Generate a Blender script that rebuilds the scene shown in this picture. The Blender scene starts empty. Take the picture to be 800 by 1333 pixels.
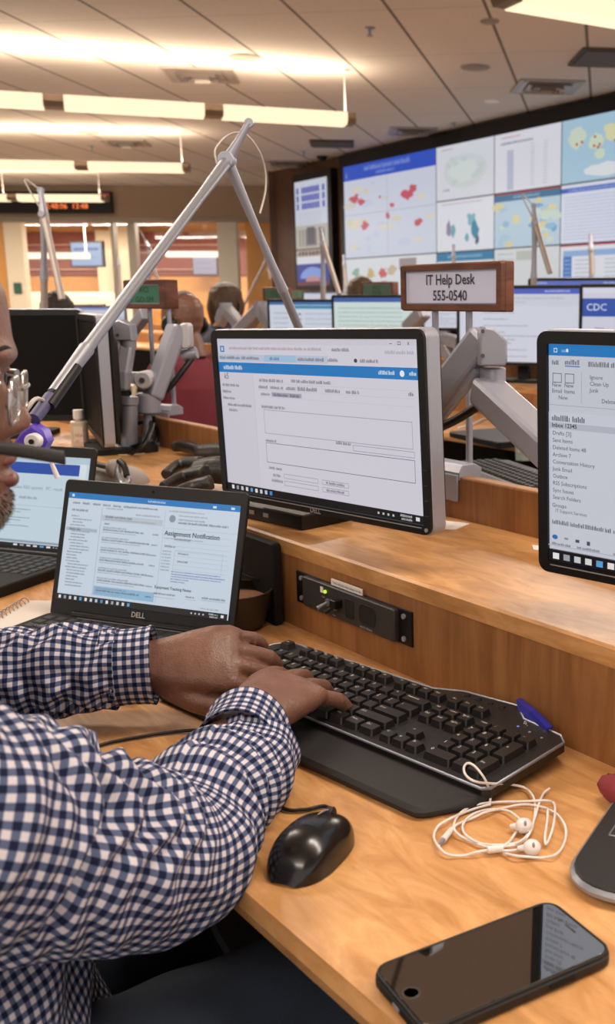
import bpy, bmesh, math, random
from mathutils import Vector, Matrix, Quaternion, noise

# ------------------------------------------------------------ camera, world, exposure
F_PX = 1333.0; CX, CY = 620.0, 666.0; HORIZON = 393.0
PITCH = math.atan((CY - HORIZON) / F_PX)
CAM = Vector((0, 0, 1.20))
scene = bpy.context.scene
cam_data = bpy.data.cameras.new('camera')
camera = bpy.data.objects.new('camera', cam_data)
scene.collection.objects.link(camera)
camera.location = CAM
camera.rotation_euler = (math.pi / 2 - PITCH, 0, 0)
cam_data.sensor_fit = 'VERTICAL'; cam_data.sensor_height = 24.0; cam_data.sensor_width = 14.4
cam_data.lens = 24.0
cam_data.shift_x = (400 - CX) / 1333.0; cam_data.shift_y = (CY - 666.5) / 1333.0
cam_data.clip_start = 0.02; cam_data.clip_end = 100
cam_data.dof.use_dof = True; cam_data.dof.focus_distance = 1.2; cam_data.dof.aperture_fstop = 6.3
scene.camera = camera
world = bpy.data.worlds.new('world'); scene.world = world; world.use_nodes = True
world.node_tree.nodes['Background'].inputs[0].default_value = (1.0, 0.92, 0.86, 1)
world.node_tree.nodes['Background'].inputs[1].default_value = 1.0
scene.view_settings.view_transform = 'Standard'; scene.view_settings.look = 'None'
scene.view_settings.exposure = 0.0; scene.view_settings.gamma = 1.0
scene.view_settings.use_curve_mapping = False
CEIL = 1.80; LAMPZ = 1.42          # above the camera
DESKFILL_W = 19.0; UPLIGHT_W = 13.0; FARDOWN_W = 34.0

# ------------------------------------------------------------ pixel <-> place
_cp, _sp = math.cos(PITCH), math.sin(PITCH)
def ray(x, y):
    a = (x - CX) / F_PX; b = -(y - CY) / F_PX
    return Vector((a, _cp + b * _sp, -_sp + b * _cp))
def on_z(x, y, z):
    """point seen at pixel x,y at height z relative to the camera"""
    r = ray(x, y); return CAM + r * (z / r.z)
def on_y(x, y, Y):
    r = ray(x, y); return CAM + r * (Y / r.y)
UA = math.atan2(-.754, .657)
UD = Vector((math.cos(UA), math.sin(UA), 0)); VD = Vector((-math.sin(UA), math.cos(UA), 0))
def uvz(u, v, z): return UD * u + VD * v + Vector((0, 0, z))
def on_v(x, y, v):
    r = ray(x, y); return CAM + r * (v / r.dot(VD))
DESK = 0.74; SHELF = 0.8665
def L(h):
    h = h.lstrip('#'); h = ''.join(k * 2 for k in h) if len(h) == 3 else h; c = [int(h[i:i + 2], 16) / 255 for i in (0, 2, 4)]
    return tuple((v / 12.92 if v <= .04045 else ((v + .055) / 1.055) ** 2.4) for v in c)

# ------------------------------------------------------------ materials
_mats = {}
def mat(name, col, rough=.5, metal=0., emit=0., bump=0., bscale=200., spec=.5, var=0., vscale=20., coat=0.):
    if name in _mats: return _mats[name]
    m = bpy.data.materials.new(name); m.use_nodes = True; nt = m.node_tree; b = nt.nodes['Principled BSDF']
    c = L(col) if isinstance(col, str) else col
    b.inputs['Base Color'].default_value = (*c, 1); b.inputs['Roughness'].default_value = rough
    b.inputs['Metallic'].default_value = metal; b.inputs['Specular IOR Level'].default_value = spec
    b.inputs['Coat Weight'].default_value = coat
    if emit:
        b.inputs['Emission Color'].default_value = (*c, 1); b.inputs['Emission Strength'].default_value = emit
    if bump or var:
        tc = nt.nodes.new('ShaderNodeTexCoord')
        if var:
            n = nt.nodes.new('ShaderNodeTexNoise'); n.inputs['Scale'].default_value = vscale; n.inputs['Detail'].default_value = 6
            nt.links.new(tc.outputs['Object'], n.inputs['Vector'])
            mx = nt.nodes.new('ShaderNodeMix'); mx.data_type = 'RGBA'
            mx.inputs[6].default_value = (*[v * (1 - var) for v in c], 1); mx.inputs[7].default_value = (*[min(1, v * (1 + var)) for v in c], 1)
            nt.links.new(n.outputs['Fac'], mx.inputs[0]); nt.links.new(mx.outputs[2], b.inputs['Base Color'])
        if bump:
            n2 = nt.nodes.new('ShaderNodeTexNoise'); n2.inputs['Scale'].default_value = bscale; n2.inputs['Detail'].default_value = 4
            nt.links.new(tc.outputs['Object'], n2.inputs['Vector'])
            bp = nt.nodes.new('ShaderNodeBump'); bp.inputs['Strength'].default_value = bump; bp.inputs['Distance'].default_value = .002
            nt.links.new(n2.outputs['Fac'], bp.inputs['Height']); nt.links.new(bp.outputs['Normal'], b.inputs['Normal'])
    _mats[name] = m; return m
def wood(name, c1, c2, scale=(1.2, 14, 14), rough=.38, blotch=.25, rot=0):
    if name in _mats: return _mats[name]
    m = bpy.data.materials.new(name); m.use_nodes = True; nt = m.node_tree; b = nt.nodes['Principled BSDF']
    tc = nt.nodes.new('ShaderNodeTexCoord'); mp = nt.nodes.new('ShaderNodeMapping')
    mp.inputs['Scale'].default_value = scale; mp.inputs['Rotation'].default_value = (0, 0, rot)
    nt.links.new(tc.outputs['Object'], mp.inputs['Vector'])
    n = nt.nodes.new('ShaderNodeTexNoise'); n.inputs['Scale'].default_value = 3; n.inputs['Detail'].default_value = 9; n.inputs['Roughness'].default_value = .62
    n.inputs['Distortion'].default_value = .9
    nt.links.new(mp.outputs[0], n.inputs['Vector'])
    n2 = nt.nodes.new('ShaderNodeTexNoise'); n2.inputs['Scale'].default_value = 9; n2.inputs['Detail'].default_value = 3
    nt.links.new(tc.outputs['Object'], n2.inputs['Vector'])
    cr = nt.nodes.new('ShaderNodeValToRGB'); cr.color_ramp.elements[0].position = .34; cr.color_ramp.elements[1].position = .66
    cr.color_ramp.elements[0].color = (*L(c1), 1); cr.color_ramp.elements[1].color = (*L(c2), 1)
    nt.links.new(n.outputs['Fac'], cr.inputs['Fac'])
    mx = nt.nodes.new('ShaderNodeMix'); mx.data_type = 'RGBA'; mx.blend_type = 'OVERLAY'; mx.inputs[0].default_value = blotch
    nt.links.new(cr.outputs[0], mx.inputs[6]); nt.links.new(n2.outputs['Fac'], mx.inputs[7])
    nt.links.new(mx.outputs[2], b.inputs['Base Color'])
    b.inputs['Roughness'].default_value = rough; b.inputs['Specular IOR Level'].default_value = .4
    bp = nt.nodes.new('ShaderNodeBump'); bp.inputs['Strength'].default_value = .12; bp.inputs['Distance'].default_value = .001
    nt.links.new(n.outputs['Fac'], bp.inputs['Height']); nt.links.new(bp.outputs['Normal'], b.inputs['Normal'])
    _mats[name] = m; return m
def emis(col, s=1.0):
    k = 'glow_%s_%.2f' % (col, s)
    if k in _mats: return _mats[k]
    m = bpy.data.materials.new(k); m.use_nodes = True; b = m.node_tree.nodes['Principled BSDF']; c = L(col)
    b.inputs['Base Color'].default_value = (*[v * .05 for v in c], 1); b.inputs['Roughness'].default_value = .35
    b.inputs['Emission Color'].default_value = (*c, 1); b.inputs['Emission Strength'].default_value = s
    _mats[k] = m; return m
def gingham(name, period=.0092, w='#cfc8cd', mid='#56607f', navy='#161d3a'):
    m = bpy.data.materials.new(name); m.use_nodes = True; nt = m.node_tree; b = nt.nodes['Principled BSDF']
    uv = nt.nodes.new('ShaderNodeUVMap'); uv.uv_map = 'UVMap'; sp = nt.nodes.new('ShaderNodeSeparateXYZ'); nt.links.new(uv.outputs[0], sp.inputs[0])
    st = []
    for i in (0, 1):
        a = nt.nodes.new('ShaderNodeMath'); a.operation = 'MULTIPLY'; a.inputs[1].default_value = 2 * math.pi / period; nt.links.new(sp.outputs[i], a.inputs[0])
        s = nt.nodes.new('ShaderNodeMath'); s.operation = 'SINE'; nt.links.new(a.outputs[0], s.inputs[0])
        r = nt.nodes.new('ShaderNodeMapRange'); r.inputs[1].default_value = -.22; r.inputs[2].default_value = .22; nt.links.new(s.outputs[0], r.inputs[0]); st.append(r)
    def mx(fac, a, bb):
        n = nt.nodes.new('ShaderNodeMix'); n.data_type = 'RGBA'; nt.links.new(fac, n.inputs[0])
        for idx, v in ((6, a), (7, bb)):
            if isinstance(v, tuple): n.inputs[idx].default_value = (*v, 1)
            else: nt.links.new(v, n.inputs[idx])
        return n.outputs[2]
    r0 = mx(st[0].outputs[0], L(w), L(mid)); r1 = mx(st[0].outputs[0], L(mid), L(navy)); c = mx(st[1].outputs[0], r0, r1)
    nt.links.new(c, b.inputs['Base Color']); b.inputs['Roughness'].default_value = .85; b.inputs['Specular IOR Level'].default_value = .2
    tc = nt.nodes.new('ShaderNodeTexCoord'); n = nt.nodes.new('ShaderNodeTexNoise'); n.inputs['Scale'].default_value = 900
    nt.links.new(tc.outputs['Object'], n.inputs['Vector']); bp = nt.nodes.new('ShaderNodeBump'); bp.inputs['Strength'].default_value = .25; bp.inputs['Distance'].default_value = .001
    nt.links.new(n.outputs['Fac'], bp.inputs['Height']); nt.links.new(bp.outputs['Normal'], b.inputs['Normal'])
    return m
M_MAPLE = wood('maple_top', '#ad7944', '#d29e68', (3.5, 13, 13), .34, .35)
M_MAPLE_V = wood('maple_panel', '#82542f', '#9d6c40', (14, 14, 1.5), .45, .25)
M_EDGE = wood('maple_edge', '#b06c34', '#cd8a4c', (1.2, 16, 16), .4)
M_WALNUT = wood('sign_wood', '#4c2a1a', '#704330', (3, 3, 18), .45)
M_DARKWOOD = wood('wall_wood', '#4d3020', '#5d3c29', (1, 1, .5), .5)
M_BLACK = mat('black_plastic', '#0e0d0d', .42, spec=.35)
M_BLACKM = mat('black_matte', '#131211', .7, bump=.2, bscale=900, spec=.3)
M_GLOSS = mat('black_gloss', '#0a0909', .12)
M_SILVER = mat('silver_metal', '#94969f', .40, .6)
M_SILVERP = mat('silver_paint', '#999aa6', .36, .35)
M_GREY = mat('grey_plastic', '#8b8784', .5)
M_WHITE = mat('white_plastic', '#e6e1de', .35)
M_CREAM = mat('cream_paint', '#d9c6a6', .7)
M_RUBBER = mat('black_cable', '#100f0f', .5)
M_PAPER = mat('white_paper', '#e4ddd8', .8)

# ------------------------------------------------------------ mesh builder
def rrect(w, h, r, n=5):
    r = min(r, w / 2 - 1e-5, h / 2 - 1e-5); pts = []
    for cx, cy, a0 in ((w / 2 - r, h / 2 - r, 0), (-w / 2 + r, h / 2 - r, 90), (-w / 2 + r, -h / 2 + r, 180), (w / 2 - r, -h / 2 + r, 270)):
        for i in range(n + 1):
            a = math.radians(a0 + 90 * i / n); pts.append((cx + r * math.cos(a), cy + r * math.sin(a)))
    return pts
def catmull(pts, n=8, closed=False):
    P = [Vector(p) for p in pts]; out = []
    N = len(P)
    for i in range(N if closed else N - 1):
        if closed: a, b, c, d = P[i - 1], P[i], P[(i + 1) % N], P[(i + 2) % N]
        else: a, b, c, d = P[max(i - 1, 0)], P[i], P[i + 1], P[min(i + 2, N - 1)]
        for k in range(n):
            t = k / n
            out.append(.5 * ((2 * b) + (c - a) * t + (2 * a - 5 * b + 4 * c - d) * t * t + (-a + 3 * b - 3 * c + d) * t ** 3))
    if not closed: out.append(P[-1].copy())
    return out
class B:
    def __init__(s): s.v = []; s.f = []; s.m = []; s.uv = {}; s.M = Matrix.Identity(4); s.mi = 0
    def at(s, M=None): s.M = M or Matrix.Identity(4); return s
    def mat(s, i): s.mi = i; return s
    def add(s, vs, fs, m=None, uvs=None):
        o = len(s.v); s.v += [s.M @ Vector(v) for v in vs]
        for i, f in enumerate(fs):
            if uvs: s.uv[len(s.f)] = uvs[i]
            s.f.append([o + k for k in f]); s.m.append(s.mi if m is None else m)
        return s
    def box(s, c, d, m=None, rot=0):
        x, y, z = [k / 2 for k in d]; R = Matrix.Rotation(rot, 3, 'Z') if not isinstance(rot, Matrix) else rot; C = Vector(c)
        vs = [C + R @ Vector((a * x, b * y, e * z)) for a in (-1, 1) for b in (-1, 1) for e in (-1, 1)]
        return s.add(vs, [(0, 1, 3, 2), (4, 6, 7, 5), (0, 4, 5, 1), (2, 3, 7, 6), (0, 2, 6, 4), (1, 5, 7, 3)], m)
    def beam(s, a, b, w, h, m=None, up=(0, 0, 1)):
        """box from a to b, w across, h along the up side"""
        a = Vector(a); b = Vector(b); d = (b - a); l = d.length; d.normalize(); x = d.cross(Vector(up)).normalized(); z = x.cross(d)
        R = Matrix((x, d, z)).transposed()
        return s.box((a + b) / 2, (w, l, h), m, R)
    def prism(s, poly, z0, z1, m=None, axis='z', c=(0, 0, 0), bev=0.):
        """polygon extruded along an axis, with optional chamfer"""
        n = len(poly)
        def pt(p, z):
            if axis == 'z': q = (p[0], p[1], z)
            elif axis == 'y': q = (p[0], z, p[1])
            else: q = (z, p[0], p[1])
            return Vector(q) + Vector(c)
        def shrink(k):
            cx = sum(p[0] for p in poly) / n; cy = sum(p[1] for p in poly) / n
            out = []
            for i in range(n):
                p0 = Vector(poly[i - 1]); p1 = Vector(poly[i]); p2 = Vector(poly[(i + 1) % n])
                nn = Vector((0, 0))
                for a, b2 in ((p0, p1), (p1, p2)):
                    e = b2 - a
                    if e.length > 1e-9: nn += Vector((e.y, -e.x)).normalized()
                if nn.length > 1e-9: nn.normalize()
                ar = sum(poly[j - 1][0] * poly[j][1] - poly[j][0] * poly[j - 1][1] for j in range(n))
                sg = 1 if ar > 0 else -1
                out.append((p1.x - nn.x * k * sg, p1.y - nn.y * k * sg))
            return out
        rings = []
        if bev:
            sh = shrink(bev); sg = 1 if z1 > z0 else -1
            rings = [(sh, z0), (poly, z0 + bev * sg), (poly, z1 - bev * sg), (sh, z1)]
        else: rings = [(poly, z0), (poly, z1)]
        vs = []; fs = []
        for pl, z in rings: vs += [pt(p, z) for p in pl]
        for r in range(len(rings) - 1):
            for i in range(n): fs.append((r * n + i, r * n + (i + 1) % n, (r + 1) * n + (i + 1) % n, (r + 1) * n + i))
        fs.append(tuple(range(n - 1, -1, -1))); fs.append(tuple((len(rings) - 1) * n + i for i in range(n)))
        return s.add(vs, fs, m)
    def rbox(s, c, w, h, d, r, m=None, axis='z', bev=0.):
        return s.prism(rrect(w, h, r), -d / 2, d / 2, m, axis, c, bev)
    def tube(s, pts, r, m=None, seg=10, caps=True, smooth=0, closed=False):
        P = catmull(pts, smooth, closed) if smooth else [Vector(p) for p in pts]
        n = len(P); R = r if callable(r) else (lambda t: r) if not isinstance(r, (list, tuple)) else (lambda t: r[min(int(t * (len(r) - 1)), len(r) - 2)] * (1 - (t * (len(r) - 1) - min(int(t * (len(r) - 1)), len(r) - 2))) + r[min(int(t * (len(r) - 1)), len(r) - 2) + 1] * (t * (len(r) - 1) - min(int(t * (len(r) - 1)), len(r) - 2)))
        vs = []; fs = []; up = None
        for i, p in enumerate(P):
            t = (P[(i + 1) % n] - P[i - 1]) if closed else (P[min(i + 1, n - 1)] - P[max(i - 1, 0)])
            if t.length < 1e-9: t = Vector((0, 0, 1))
            t.normalize()
            if up is None: up = t.orthogonal().normalized()
            up = (up - t * up.dot(t))
            if up.length < 1e-6: up = t.orthogonal()
            up.normalize(); sd = t.cross(up); rr = R(i / max(1, n - 1))
            for k in range(seg):
                a = 2 * math.pi * k / seg; vs.append(p + up * math.cos(a) * rr + sd * math.sin(a) * rr)
        for i in range(n if closed else n - 1):
            j = (i + 1) % n
            for k in range(seg): fs.append((i * seg + k, i * seg + (k + 1) % seg, j * seg + (k + 1) % seg, j * seg + k))
        if caps and not closed: fs.append(tuple(range(seg - 1, -1, -1))); fs.append(tuple((n - 1) * seg + k for k in range(seg)))
        return s.add(vs, fs, m)
    def lathe(s, prof, c=(0, 0, 0), m=None, seg=24, axis=(0, 0, 1), sx=1., sy=1.):
        Q = Vector((0, 0, 1)).rotation_difference(Vector(axis)); C = Vector(c); vs = []; fs = []
        for r, z in prof:
            for k in range(seg):
                a = 2 * math.pi * k / seg; vs.append(C + Q @ Vector((r * math.cos(a) * sx, r * math.sin(a) * sy, z)))
        n = len(prof)
        for i in range(n - 1):
            for k in range(seg): fs.append((i * seg + k, i * seg + (k + 1) % seg, (i + 1) * seg + (k + 1) % seg, (i + 1) * seg + k))
        if prof[0][0] > 1e-6: fs.append(tuple(range(seg - 1, -1, -1)))
        if prof[-1][0] > 1e-6: fs.append(tuple((n - 1) * seg + k for k in range(seg)))
        return s.add(vs, fs, m)
    def cyl(s, a, b, r, m=None, seg=20, bev=0.):
        a = Vector(a); b = Vector(b); l = (b - a).length
        pr = [(r - bev, 0), (r, bev), (r, l - bev), (r - bev, l)] if bev else [(r, 0), (r, l)]
        return s.lathe(pr, a, m, seg, b - a)
    def sph(s, c, r, m=None, seg=16, sx=1., sy=1., sz=1., R=None):
        n = seg // 2; vs = []; fs = []; C = Vector(c); R = R or Matrix.Identity(3)
        for i in range(n + 1):
            p = math.pi * i / n
            for k in range(seg):
                a = 2 * math.pi * k / seg; vs.append(C + R @ Vector((r * sx * math.sin(p) * math.cos(a), r * sy * math.sin(p) * math.sin(a), -r * sz * math.cos(p))))
        for i in range(n):
            for k in range(seg): fs.append((i * seg + k, i * seg + (k + 1) % seg, (i + 1) * seg + (k + 1) % seg, (i + 1) * seg + k))
        return s.add(vs, fs, m)
    def text(s, t, size, M, m=None, align='LEFT', depth=0.):
        vs, fs = glyphs(t, size, align); return s.add([M @ Vector(v) for v in vs], fs, m)
    def build(s, name, mats, parent=None, smooth=False, bevel=0., loc=None, clean=True):
        me = bpy.data.meshes.new(name)
        me.from_pydata([tuple(v) for v in s.v], [], s.f)
        if not isinstance(mats, (list, tuple)): mats = [mats]
        for m in mats: me.materials.append(m)
        if len(mats) > 1: me.polygons.foreach_set('material_index', s.m)
        if s.uv:
            ul = me.uv_layers.new(name='UVMap')
            for fi, uvs in s.uv.items():
                for li, uvv in zip(me.polygons[fi].loop_indices, uvs): ul.data[li].uv = uvv
        if clean and not s.uv:
            bm = bmesh.new(); bm.from_mesh(me); bmesh.ops.remove_doubles(bm, verts=bm.verts, dist=1e-6); bmesh.ops.recalc_face_normals(bm, faces=bm.faces); bm.to_mesh(me); bm.free()
        o = bpy.data.objects.new(name, me); scene.collection.objects.link(o)
        if parent: o.parent = parent
        if loc: o.location = loc
        if bevel:
            md = o.modifiers.new('bevel', 'BEVEL'); md.width = bevel; md.segments = 2; md.limit_method = 'ANGLE'; md.angle_limit = math.radians(40)
        if smooth:
            me.polygons.foreach_set('use_smooth', [True] * len(me.polygons))
            try: me.set_sharp_from_angle(angle=math.radians(smooth if smooth is not True else 45))
            except Exception: pass
        me.update(); return o
_gl = {}
def glyphs(t, size, align='LEFT', bold=False):
    if t.startswith('*'): t = t[1:]; bold = True
    k = (t, align, bold)
    if k not in _gl:
        cu = bpy.data.curves.new('t', 'FONT'); cu.body = t; cu.size = 1; cu.align_x = align; cu.resolution_u = 2; cu.offset = .018 if bold else .0
        ob = bpy.data.objects.new('t', cu); scene.collection.objects.link(ob)
        bpy.context.view_layer.update()
        me = bpy.data.meshes.new_from_object(ob.evaluated_get(bpy.context.evaluated_depsgraph_get()))
        _gl[k] = ([tuple(v.co) for v in me.vertices], [tuple(p.vertices) for p in me.polygons])
        bpy.data.objects.remove(ob); bpy.data.meshes.remove(me); bpy.data.curves.remove(cu)
    vs, fs = _gl[k]; return [(x * size, y * size, 0) for x, y, z in vs], fs
def empty(name, loc=(0, 0, 0), rz=0., rot=None):
    o = bpy.data.objects.new(name, None); scene.collection.objects.link(o); o.empty_display_size = .05
    o.location = loc; o.rotation_euler = rot if rot else (0, 0, rz); return o
def tag(o, label=None, cat=None, group=None, kind=None):
    if label: o['label'] = label
    if cat: o['category'] = cat
    if group: o['group'] = group
    if kind: o['kind'] = kind
    return o
def kids(o): return [c for c in bpy.data.objects if c.parent == o]
def copy_tree(o, parent=None):
    c = o.copy(); scene.collection.objects.link(c)
    if parent: c.parent = parent
    for ch in kids(o): copy_tree(ch, c)
    return c
def local(root):
    bpy.context.view_layer.update(); inv = root.matrix_world.inverted(); return lambda p: inv @ Vector(p)

# ------------------------------------------------------------ screens
def screen(name, w, h, items, parent, y=0., strength=.85, seed=1):
    """items in 0..1 from the top left: ('r',x0,y0,x1,y1,col) rect, ('l',x,y,wd,hgt,col) greeked line, ('t',x,y,size,text,col), ('p',[(x,y)..],col)"""
    rnd = random.Random(seed); b = B(); cols = []
    def ci(c):
        if c not in cols: cols.append(c)
        return cols.index(c)
    lev = [0]
    def P(x, yy, l): return ((x - .5) * w, y - l * 2.5e-5, (.5 - yy) * h)
    def rect(x0, y0, x1, y1, c):
        l = lev[0]; b.add([P(x0, y1, l), P(x1, y1, l), P(x1, y0, l), P(x0, y0, l)], [(0, 1, 2, 3)], ci(c))
    for it in items:
        k = it[0]
        if k == 'r': rect(*it[1:6])
        elif k == 'f':
            _, x0, y0, x1, y1, c = it; t = .0016; ty = t * w / h
            rect(x0, y0, x1, y0 + ty, c); rect(x0, y1 - ty, x1, y1, c); rect(x0, y0, x0 + t, y1, c); rect(x1 - t, y0, x1, y1, c)
        elif k == 'l':
            _, x, yy, wd, hg, c = it; e = x + wd
            while x < e:
                ww = min(rnd.uniform(1.2, 5.) * hg * h / w, e - x)
                q = x
                while q < x + ww:
                    s = hg * h / w * rnd.uniform(.26, .5); yo = rnd.choice((0, 0, .22, .3)) * hg
                    rect(q, yy + yo, min(q + s * .5, e), yy + hg, c); q += s
                x += ww + hg * h / w * .5
        elif k == 't':
            _, x, yy, sz, tx, c = it; l = lev[0]; vs, fs = glyphs(tx, sz * h)
            b.add([((x - .5) * w + vx, y - l * 2.5e-5, (.5 - yy) * h + vy) for vx, vy, _ in vs], fs, ci(c))
        elif k == 'p':
            _, pts, c = it; l = lev[0]; b.add([P(px, py, l) for px, py in pts], [tuple(range(len(pts)))], ci(c))
        lev[0] += 1
    return b.build(name, [emis(c, strength) for c in cols], parent, clean=False)
def blob(cx, cy, rx, ry, seed, n=14, rough=.35):
    rnd = random.Random(seed); return [(cx + rx * math.cos(2 * math.pi * i / n) * (1 - rough * rnd.random()), cy + ry * math.sin(2 * math.pi * i / n) * (1 - rough * rnd.random())) for i in range(n)]
# ------------------------------------------------------------ the room
def struct(o, name=None): o['kind'] = 'structure'; return o
ceil_m = bpy.data.materials.new('acoustic_ceiling'); ceil_m.use_nodes = True
def _ceil():
    nt = ceil_m.node_tree; b = nt.nodes['Principled BSDF']; tc = nt.nodes.new('ShaderNodeTexCoord')
    mp = nt.nodes.new('ShaderNodeMapping'); mp.vector_type = 'POINT'; mp.inputs['Rotation'].default_value = (0, 0, math.radians(7)); nt.links.new(tc.outputs['Object'], mp.inputs[0])
    sp = nt.nodes.new('ShaderNodeSeparateXYZ'); nt.links.new(mp.outputs[0], sp.inputs[0])
    outs = []
    for ax, period, off, wdt in ((0, .61, .17, .011), (1, 1.22, .5, .006)):
        a = nt.nodes.new('ShaderNodeMath'); a.operation = 'ADD'; a.inputs[1].default_value = off + 50 * period; nt.links.new(sp.outputs[ax], a.inputs[0])
        p = nt.nodes.new('ShaderNodeMath'); p.operation = 'PINGPONG'; p.inputs[1].default_value = period / 2; nt.links.new(a.outputs[0], p.inputs[0])
        l = nt.nodes.new('ShaderNodeMath'); l.operation = 'LESS_THAN'; l.inputs[1].default_value = wdt; nt.links.new(p.outputs[0], l.inputs[0]); outs.append(l)
    mxv = nt.nodes.new('ShaderNodeMath'); mxv.operation = 'MULTIPLY_ADD'; nt.links.new(outs[1].outputs[0], mxv.inputs[0]); mxv.inputs[1].default_value = .35; nt.links.new(outs[0].outputs[0], mxv.inputs[2])
    n = nt.nodes.new('ShaderNodeTexNoise'); n.inputs['Scale'].default_value = 60; n.inputs['Detail'].default_value = 3; nt.links.new(tc.outputs['Object'], n.inputs[0])
    c = nt.nodes.new('ShaderNodeMix'); c.data_type = 'RGBA'; c.inputs[6].default_value = (*L('#c4bab2'), 1); c.inputs[7].default_value = (*L('#d8cfc7'), 1); nt.links.new(n.outputs['Fac'], c.inputs[0])
    d = nt.nodes.new('ShaderNodeMix'); d.data_type = 'RGBA'; d.inputs[7].default_value = (*L('#6d625c'), 1); nt.links.new(mxv.outputs[0], d.inputs[0]); nt.links.new(c.outputs[2], d.inputs[6])
    nt.links.new(d.outputs[2], b.inputs['Base Color']); b.inputs['Roughness'].default_value = .9
_ceil()
ZC = CAM.z + CEIL
YF = 16.9
WD = Vector((.596, -.803, 0)); WN = Vector((.803, .596, 0)); WA = math.atan2(-.803, .596)
_w0 = on_z(571, 192, 1.64); WOFF = _w0.dot(WN)
def on_wall(x, y, back=0.):
    r = ray(x, y); return CAM + r * ((WOFF + back) / r.dot(WN))
def room():
    b = B(); b.box((-5, 9, -.05), (26, 25, .1)); struct(b.build('floor', mat('carpet', '#8d837a', .95, bump=.6, bscale=300, var=.3, vscale=60)))
    b = B(); b.box((-5, 9, ZC + .05), (26, 25, .1)); struct(b.build('ceiling', ceil_m))
    # video wall side: dark timber wall
    a = on_wall(355, 393); e = on_wall(1150, 393)
    b = B(); mid = (a + e) / 2 + WN * .16; l = (e - a).length
    b.box((mid.x, mid.y, ZC / 2), (l, .2, ZC), rot=WA); struct(b.build('wall_right', M_DARKWOOD))
    p = on_wall(355, 393); b = B(); b.box((p.x + .06, p.y + .25, ZC / 2), (.12, .5, ZC)); struct(b.build('wall_end', M_DARKWOOD))
    # far wall: fascia above the glass front
    zf = CAM.z + 1.31; xl = -18; xr = on_y(358, 300, YF).x + .6
    b = B(); b.box(((xl + xr) / 2, YF + .1, (ZC + zf) / 2), (xr - xl, .2, ZC - zf)); struct(b.build('wall_back', mat('fascia_paint', '#a8927c', .8)))
    b = B(); b.box(((xl + xr) / 2, YF + .05, zf - .03), (xr - xl, .14, .07)); struct(b.build('trim_1', mat('alu_trim', '#8d8175', .5, .3)))
    cream = mat('wall_cream', '#e0d0b5', .8)
    def col(n, x0, x1, m, y=YF, d=.18):
        A = on_y(x0, 340, y).x; E = on_y(x1, 340, y).x; q = B(); q.box(((A + E) / 2, y + d / 2, zf / 2), (E - A, d, zf)); struct(q.build(n, m))
    col('wall_pier', 8, 31, cream); col('trim_2', 146, 150, mat('mullion', '#8a7f72', .5, .3)); col('trim_3', 168, 178, mat('mullion', '#8a7f72', .5, .3))
    col('wall_column', 284, 309, mat('column_paint', '#c9c0b2', .8)); col('wall_timber', 320, 372, mat('orange_timber', '#c98f4a', .5, var=.15, vscale=8), YF + .3)
    col('door_1', -30, 7, mat('orange_timber', '#c98f4a', .5), YF + .05, .08)
    b = B(); b.box((-17.9, 11.5, ZC / 2), (.2, 12, ZC)); struct(b.build('wall_left', cream))
    xd = on_y(-30, 340, YF).x; b = B(); b.box(((xd - 17.9) / 2, YF + .1, zf / 2), (xd + 17.9, .18, zf)); struct(b.build('wall_back_left', cream))
    gm = bpy.data.materials.new('pane_glass'); gm.use_nodes = True; nt = gm.node_tree; nt.nodes.clear()
    o = nt.nodes.new('ShaderNodeOutputMaterial'); t = nt.nodes.new('ShaderNodeBsdfTransparent'); g = nt.nodes.new('ShaderNodeBsdfGlossy'); g.inputs['Roughness'].default_value = .03
    mx = nt.nodes.new('ShaderNodeMixShader'); mx.inputs[0].default_value = .06; nt.links.new(t.outputs[0], mx.inputs[1]); nt.links.new(g.outputs[0], mx.inputs[2]); nt.links.new(mx.outputs[0], o.inputs[0])
    for i, (x0, x1) in enumerate(((31, 146), (150, 168), (178, 284), (309, 320))):
        A = on_y(x0, 340, YF).x; E = on_y(x1, 340, YF).x; q = B(); q.box(((A + E) / 2, YF + .09, zf / 2), (E - A, .012, zf)); struct(q.build('window_%d' % (i + 1), gm))
    # the lit room behind the glass
    yi = YF + 3.4
    def plate(n, x0, y0, x1, y1, m, y=yi, d=.06):
        A = on_y(x0, y1, y); E = on_y(x1, y0, y); q = B(); q.box(((A.x + E.x) / 2, y + d / 2, (A.z + E.z) / 2), (E.x - A.x, d, E.z - A.z)); return struct(q.build(n, m))
    red = mat('red_panel', '#7d3a2b', .6, var=.15, vscale=5)
    plate('wall_inner', -60, 250, 420, 620, mat('orange_timber', '#c98f4a', .5), yi + .05)
    plate('wall_inner_top', -60, 302, 420, 358, red, yi - .02)
    for k, y in enumerate((318, 328, 350)): plate('trim_%d' % (10 + k), 30, y, 300, y + 1.6, mat('trim_rail', '#b58a72', .5), yi - .08)
    plate('wall_inner_pier', 150, 285, 172, 420, cream, yi - .3); plate('wall_inner_pier_left', 132, 300, 146, 420, cream, yi - .25)
    plate('wall_inner_low', 36, 380, 150, 470, cream, yi - 1.2)
    b = B(); b.box((-5, yi / 2 + YF / 2 + .3, ZC - .25), (14, 3.6, .06)); struct(b.build('ceiling_inner', mat('inner_ceiling', '#e8dccb', .8)))
    # wall tv seen through the glass
    t = empty('wall_television', on_y(114, 331, YF + 2.2), math.radians(-14))
    q = B(); q.rbox((0, 0, 0), .68, .46, .06, .01, axis='y'); q.build('television_case', M_BLACK, t)
    screen('screen', .62, .40, [('r', 0, 0, 1, 1, '#8fa9cf'), ('r', .08, .22, .9, .34, '#4c6fae'), ('l', .1, .45, .6, .06, '#5a78ac'), ('l', .1, .6, .7, .06, '#5a78ac')], t, y=-.034, seed=5)
    tag(t, 'pale blue wall television seen through the far glass front', 'television')
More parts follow.
